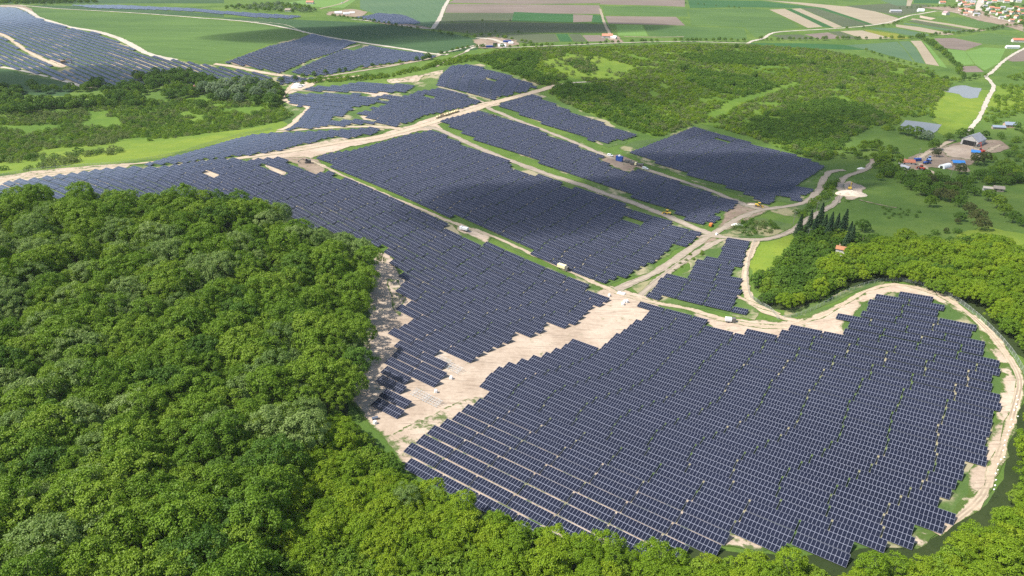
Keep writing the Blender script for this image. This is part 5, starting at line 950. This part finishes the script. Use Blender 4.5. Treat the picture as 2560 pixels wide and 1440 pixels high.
# poles and fences
POLE = plain('grey_pole', (0.26, 0.24, 0.21), 0.85)
def pole(px, py, h, label, lamp=False):
    p, _ = place(px, py); o = empty('utility_pole', p); tag(o, label, 'pole'); MB().tube((0, 0, -0.5), (0, 0, h), 0.16, 0.11, 8).build('shaft', POLE, o); MB().box(-0.9, 0.9, -0.07, 0.07, h-0.8, h-0.62).build('crossarm', POLE, o)
    for x in (-0.8, 0, 0.8): MB().tube((x, 0, h-0.62 if x else h), (x, 0, h-0.35 if x else h+0.25), 0.06, 0.06, 6).build('insulator', WHITEP, o)
for x, y, h, l in ((1983, 560, 9, 'wooden pole on the lane left of the lone spruce'), (2039, 536, 9, 'wooden pole where the grey lane bends behind the spruces'), (2094, 512, 9, 'wooden pole on the grey lane near the sand heap'), (2017, 605, 9, 'pale pole in front of the spruce clump'), (2374, 450, 10, 'pale pole below the white tunnel tent'), (2432, 374, 9, 'pole beside the upper blue tarpaulin hut'), (2295, 395, 9, 'white pole behind the dark blue farm container'), (2259, 455, 8, 'white pole in the grove below the farmyard'), (1973, 24, 22, 'tall thin mast on the far fields'), (2450, 362, 10, 'dark pole in front of the grey barn')): pole(x, y, h, l)
def mesh_mat():
    k = NT('fence_mesh'); k.done((0.30, 0.34, 0.30), 0.6, 0.4); tr = k.n('ShaderNodeBsdfTransparent'); mx = k.n('ShaderNodeMixShader'); mx.inputs[0].default_value = 0.22; k.l(tr.outputs[0], mx.inputs[1]); k.l(k.b.outputs[0], mx.inputs[2]); k.l(mx.outputs[0], k.out.inputs[0]); return k.m
FM = mesh_mat(); FP = plain('fence_post', (0.42, 0.45, 0.42), 0.6)
def fence(s, label, step=4.0, h=2.1):
    w = resample(smooth_line(ground(P(s)), 3), step, False)[:99]; z = ht(w[:, 0], w[:, 1]); o = empty('wire_fence', (w[0][0], w[0][1], float(z[0]))); tag(o, label, 'fence'); pm = MB().box(-0.05, 0.05, -0.05, 0.05, -0.4, h+0.1).mesh('post', FP); b = np.array([w[0][0], w[0][1], z[0]])
    for q, zz in zip(w, z):
        c = link('post', pm, o); c.location = (q[0]-b[0], q[1]-b[1], zz-b[2])
    V = np.concatenate([np.column_stack([w, z+0.05])-b, np.column_stack([w, z+h])-b]); n = len(w); i = np.arange(n-1); link('mesh_panel', npmesh('mesh_panel', V, np.stack([i, i+1, i+1+n, i+n], 1), FM), o)
    r = MB()
    for a in range(n-1):
        for zz in (0.1, h): r.tube(Vector((*w[a], z[a]+zz))-Vector(b), Vector((*w[a+1], z[a+1]+zz))-Vector(b), 0.03, 0.03, 4)
    r.build('rail', FP, o)
fence('1887,603 1870,650 1866,690 1872,735 1880,748 1900,762 1925,776 1944,797', 'wire fence down the right side of the small array'); fence('1946,799 1990,792 2040,772 2110,735 2170,712 2215,703 2265,705 2330,722', 'wire fence between the robinia wood and the sandy track'); fence('2334,724 2390,752 2440,790 2490,838 2530,885 2560,935', 'wire fence round the right end of the nearest array'); fence('-20,446 40,435 120,424 220,416 300,411 380,398 450,384 520,362 600,340 680,324', 'wire fence along the lower edge of the left meadow', 6.5)

# ------------------------------------------------------------------ air and clouds
def volume(name, col, dens, aniso=0.0):
    m = bpy.data.materials.new(name); m.use_nodes = True; t = m.node_tree; t.nodes.clear(); o = t.nodes.new('ShaderNodeOutputMaterial'); v = t.nodes.new('ShaderNodeVolumePrincipled'); v.inputs['Color'].default_value = rgb(col); v.inputs['Density'].default_value = dens; v.inputs['Anisotropy'].default_value = aniso; t.links.new(v.outputs[0], o.inputs['Volume']); return m
HB = MB().box(-15000, 15000, -15000, 15000, -60, CAM_H+25).mesh('haze', volume('haze_air', (0.86, 0.93, 1.0), 0.00003)); tag(link('haze', HB), kind='stuff')
def cloud(px, py, rx, ry, label, dens=0.009, alt=950.0, thick=110.0, seed=1):
    """a drifting cloud, high over the land, whose shade falls round the given spot"""
    g = ground([[px, py]])[0]; k = alt/SUN.z; c = Vector((g[0]+SUN.x*k, g[1]+SUN.y*k, alt)); n, m = 40, 18; V = []; F = []
    def rad(t, u): return 1+0.16*math.sin(2*t+seed)+0.11*math.sin(3*t+2.1*seed)+0.08*math.sin(5*t+seed*3+3*u)
    for j in range(m+1):
        u = math.pi*j/m
        for i in range(n): t = 2*math.pi*i/n; r = rad(t, u)*math.sin(u); V.append((rx*r*math.cos(t), ry*r*math.sin(t), thick*math.cos(u)))
    for j in range(m):
        for i in range(n): a = j*n+i; b = j*n+(i+1) % n; F.append((a, a+n, b+n, b))
    me = bpy.data.meshes.new('cloud'); me.from_pydata(V, [], F); me.update(); me.materials.append(CLOUDM.setdefault(dens, volume('cloud_vapour', (0.97, 0.98, 1.0), dens, 0.5))); o = link('cloud', me); o.location = c; o.rotation_euler = (0, 0, R(20)); tag(o, label, 'cloud')
CLOUDM = {}
for i, (x, y, a, b, l) in enumerate(((1510, 505, 115, 48, 'cloud shading the middle array'), (2010, 320, 120, 60, 'cloud shading the scrub hill'), (1880, 430, 90, 60, 'cloud shading the far right array'), (2350, 520, 170, 75, 'cloud shading the right meadow'), (2400, 400, 150, 80, 'cloud shading the farmyard'), (900, 80, 200, 60, 'long cloud shading the dark wheat'), (1250, 70, 280, 110, 'cloud shading the olive fields'), (20, 205, 150, 60, 'cloud shading the lower left crop'), (1500, 225, 120, 60, 'cloud shading the scrub rim'))):
    cloud(x, y, a, b, l, (0.0032 if i in (1, 3, 4, 8) else 0.009), seed=i+1)
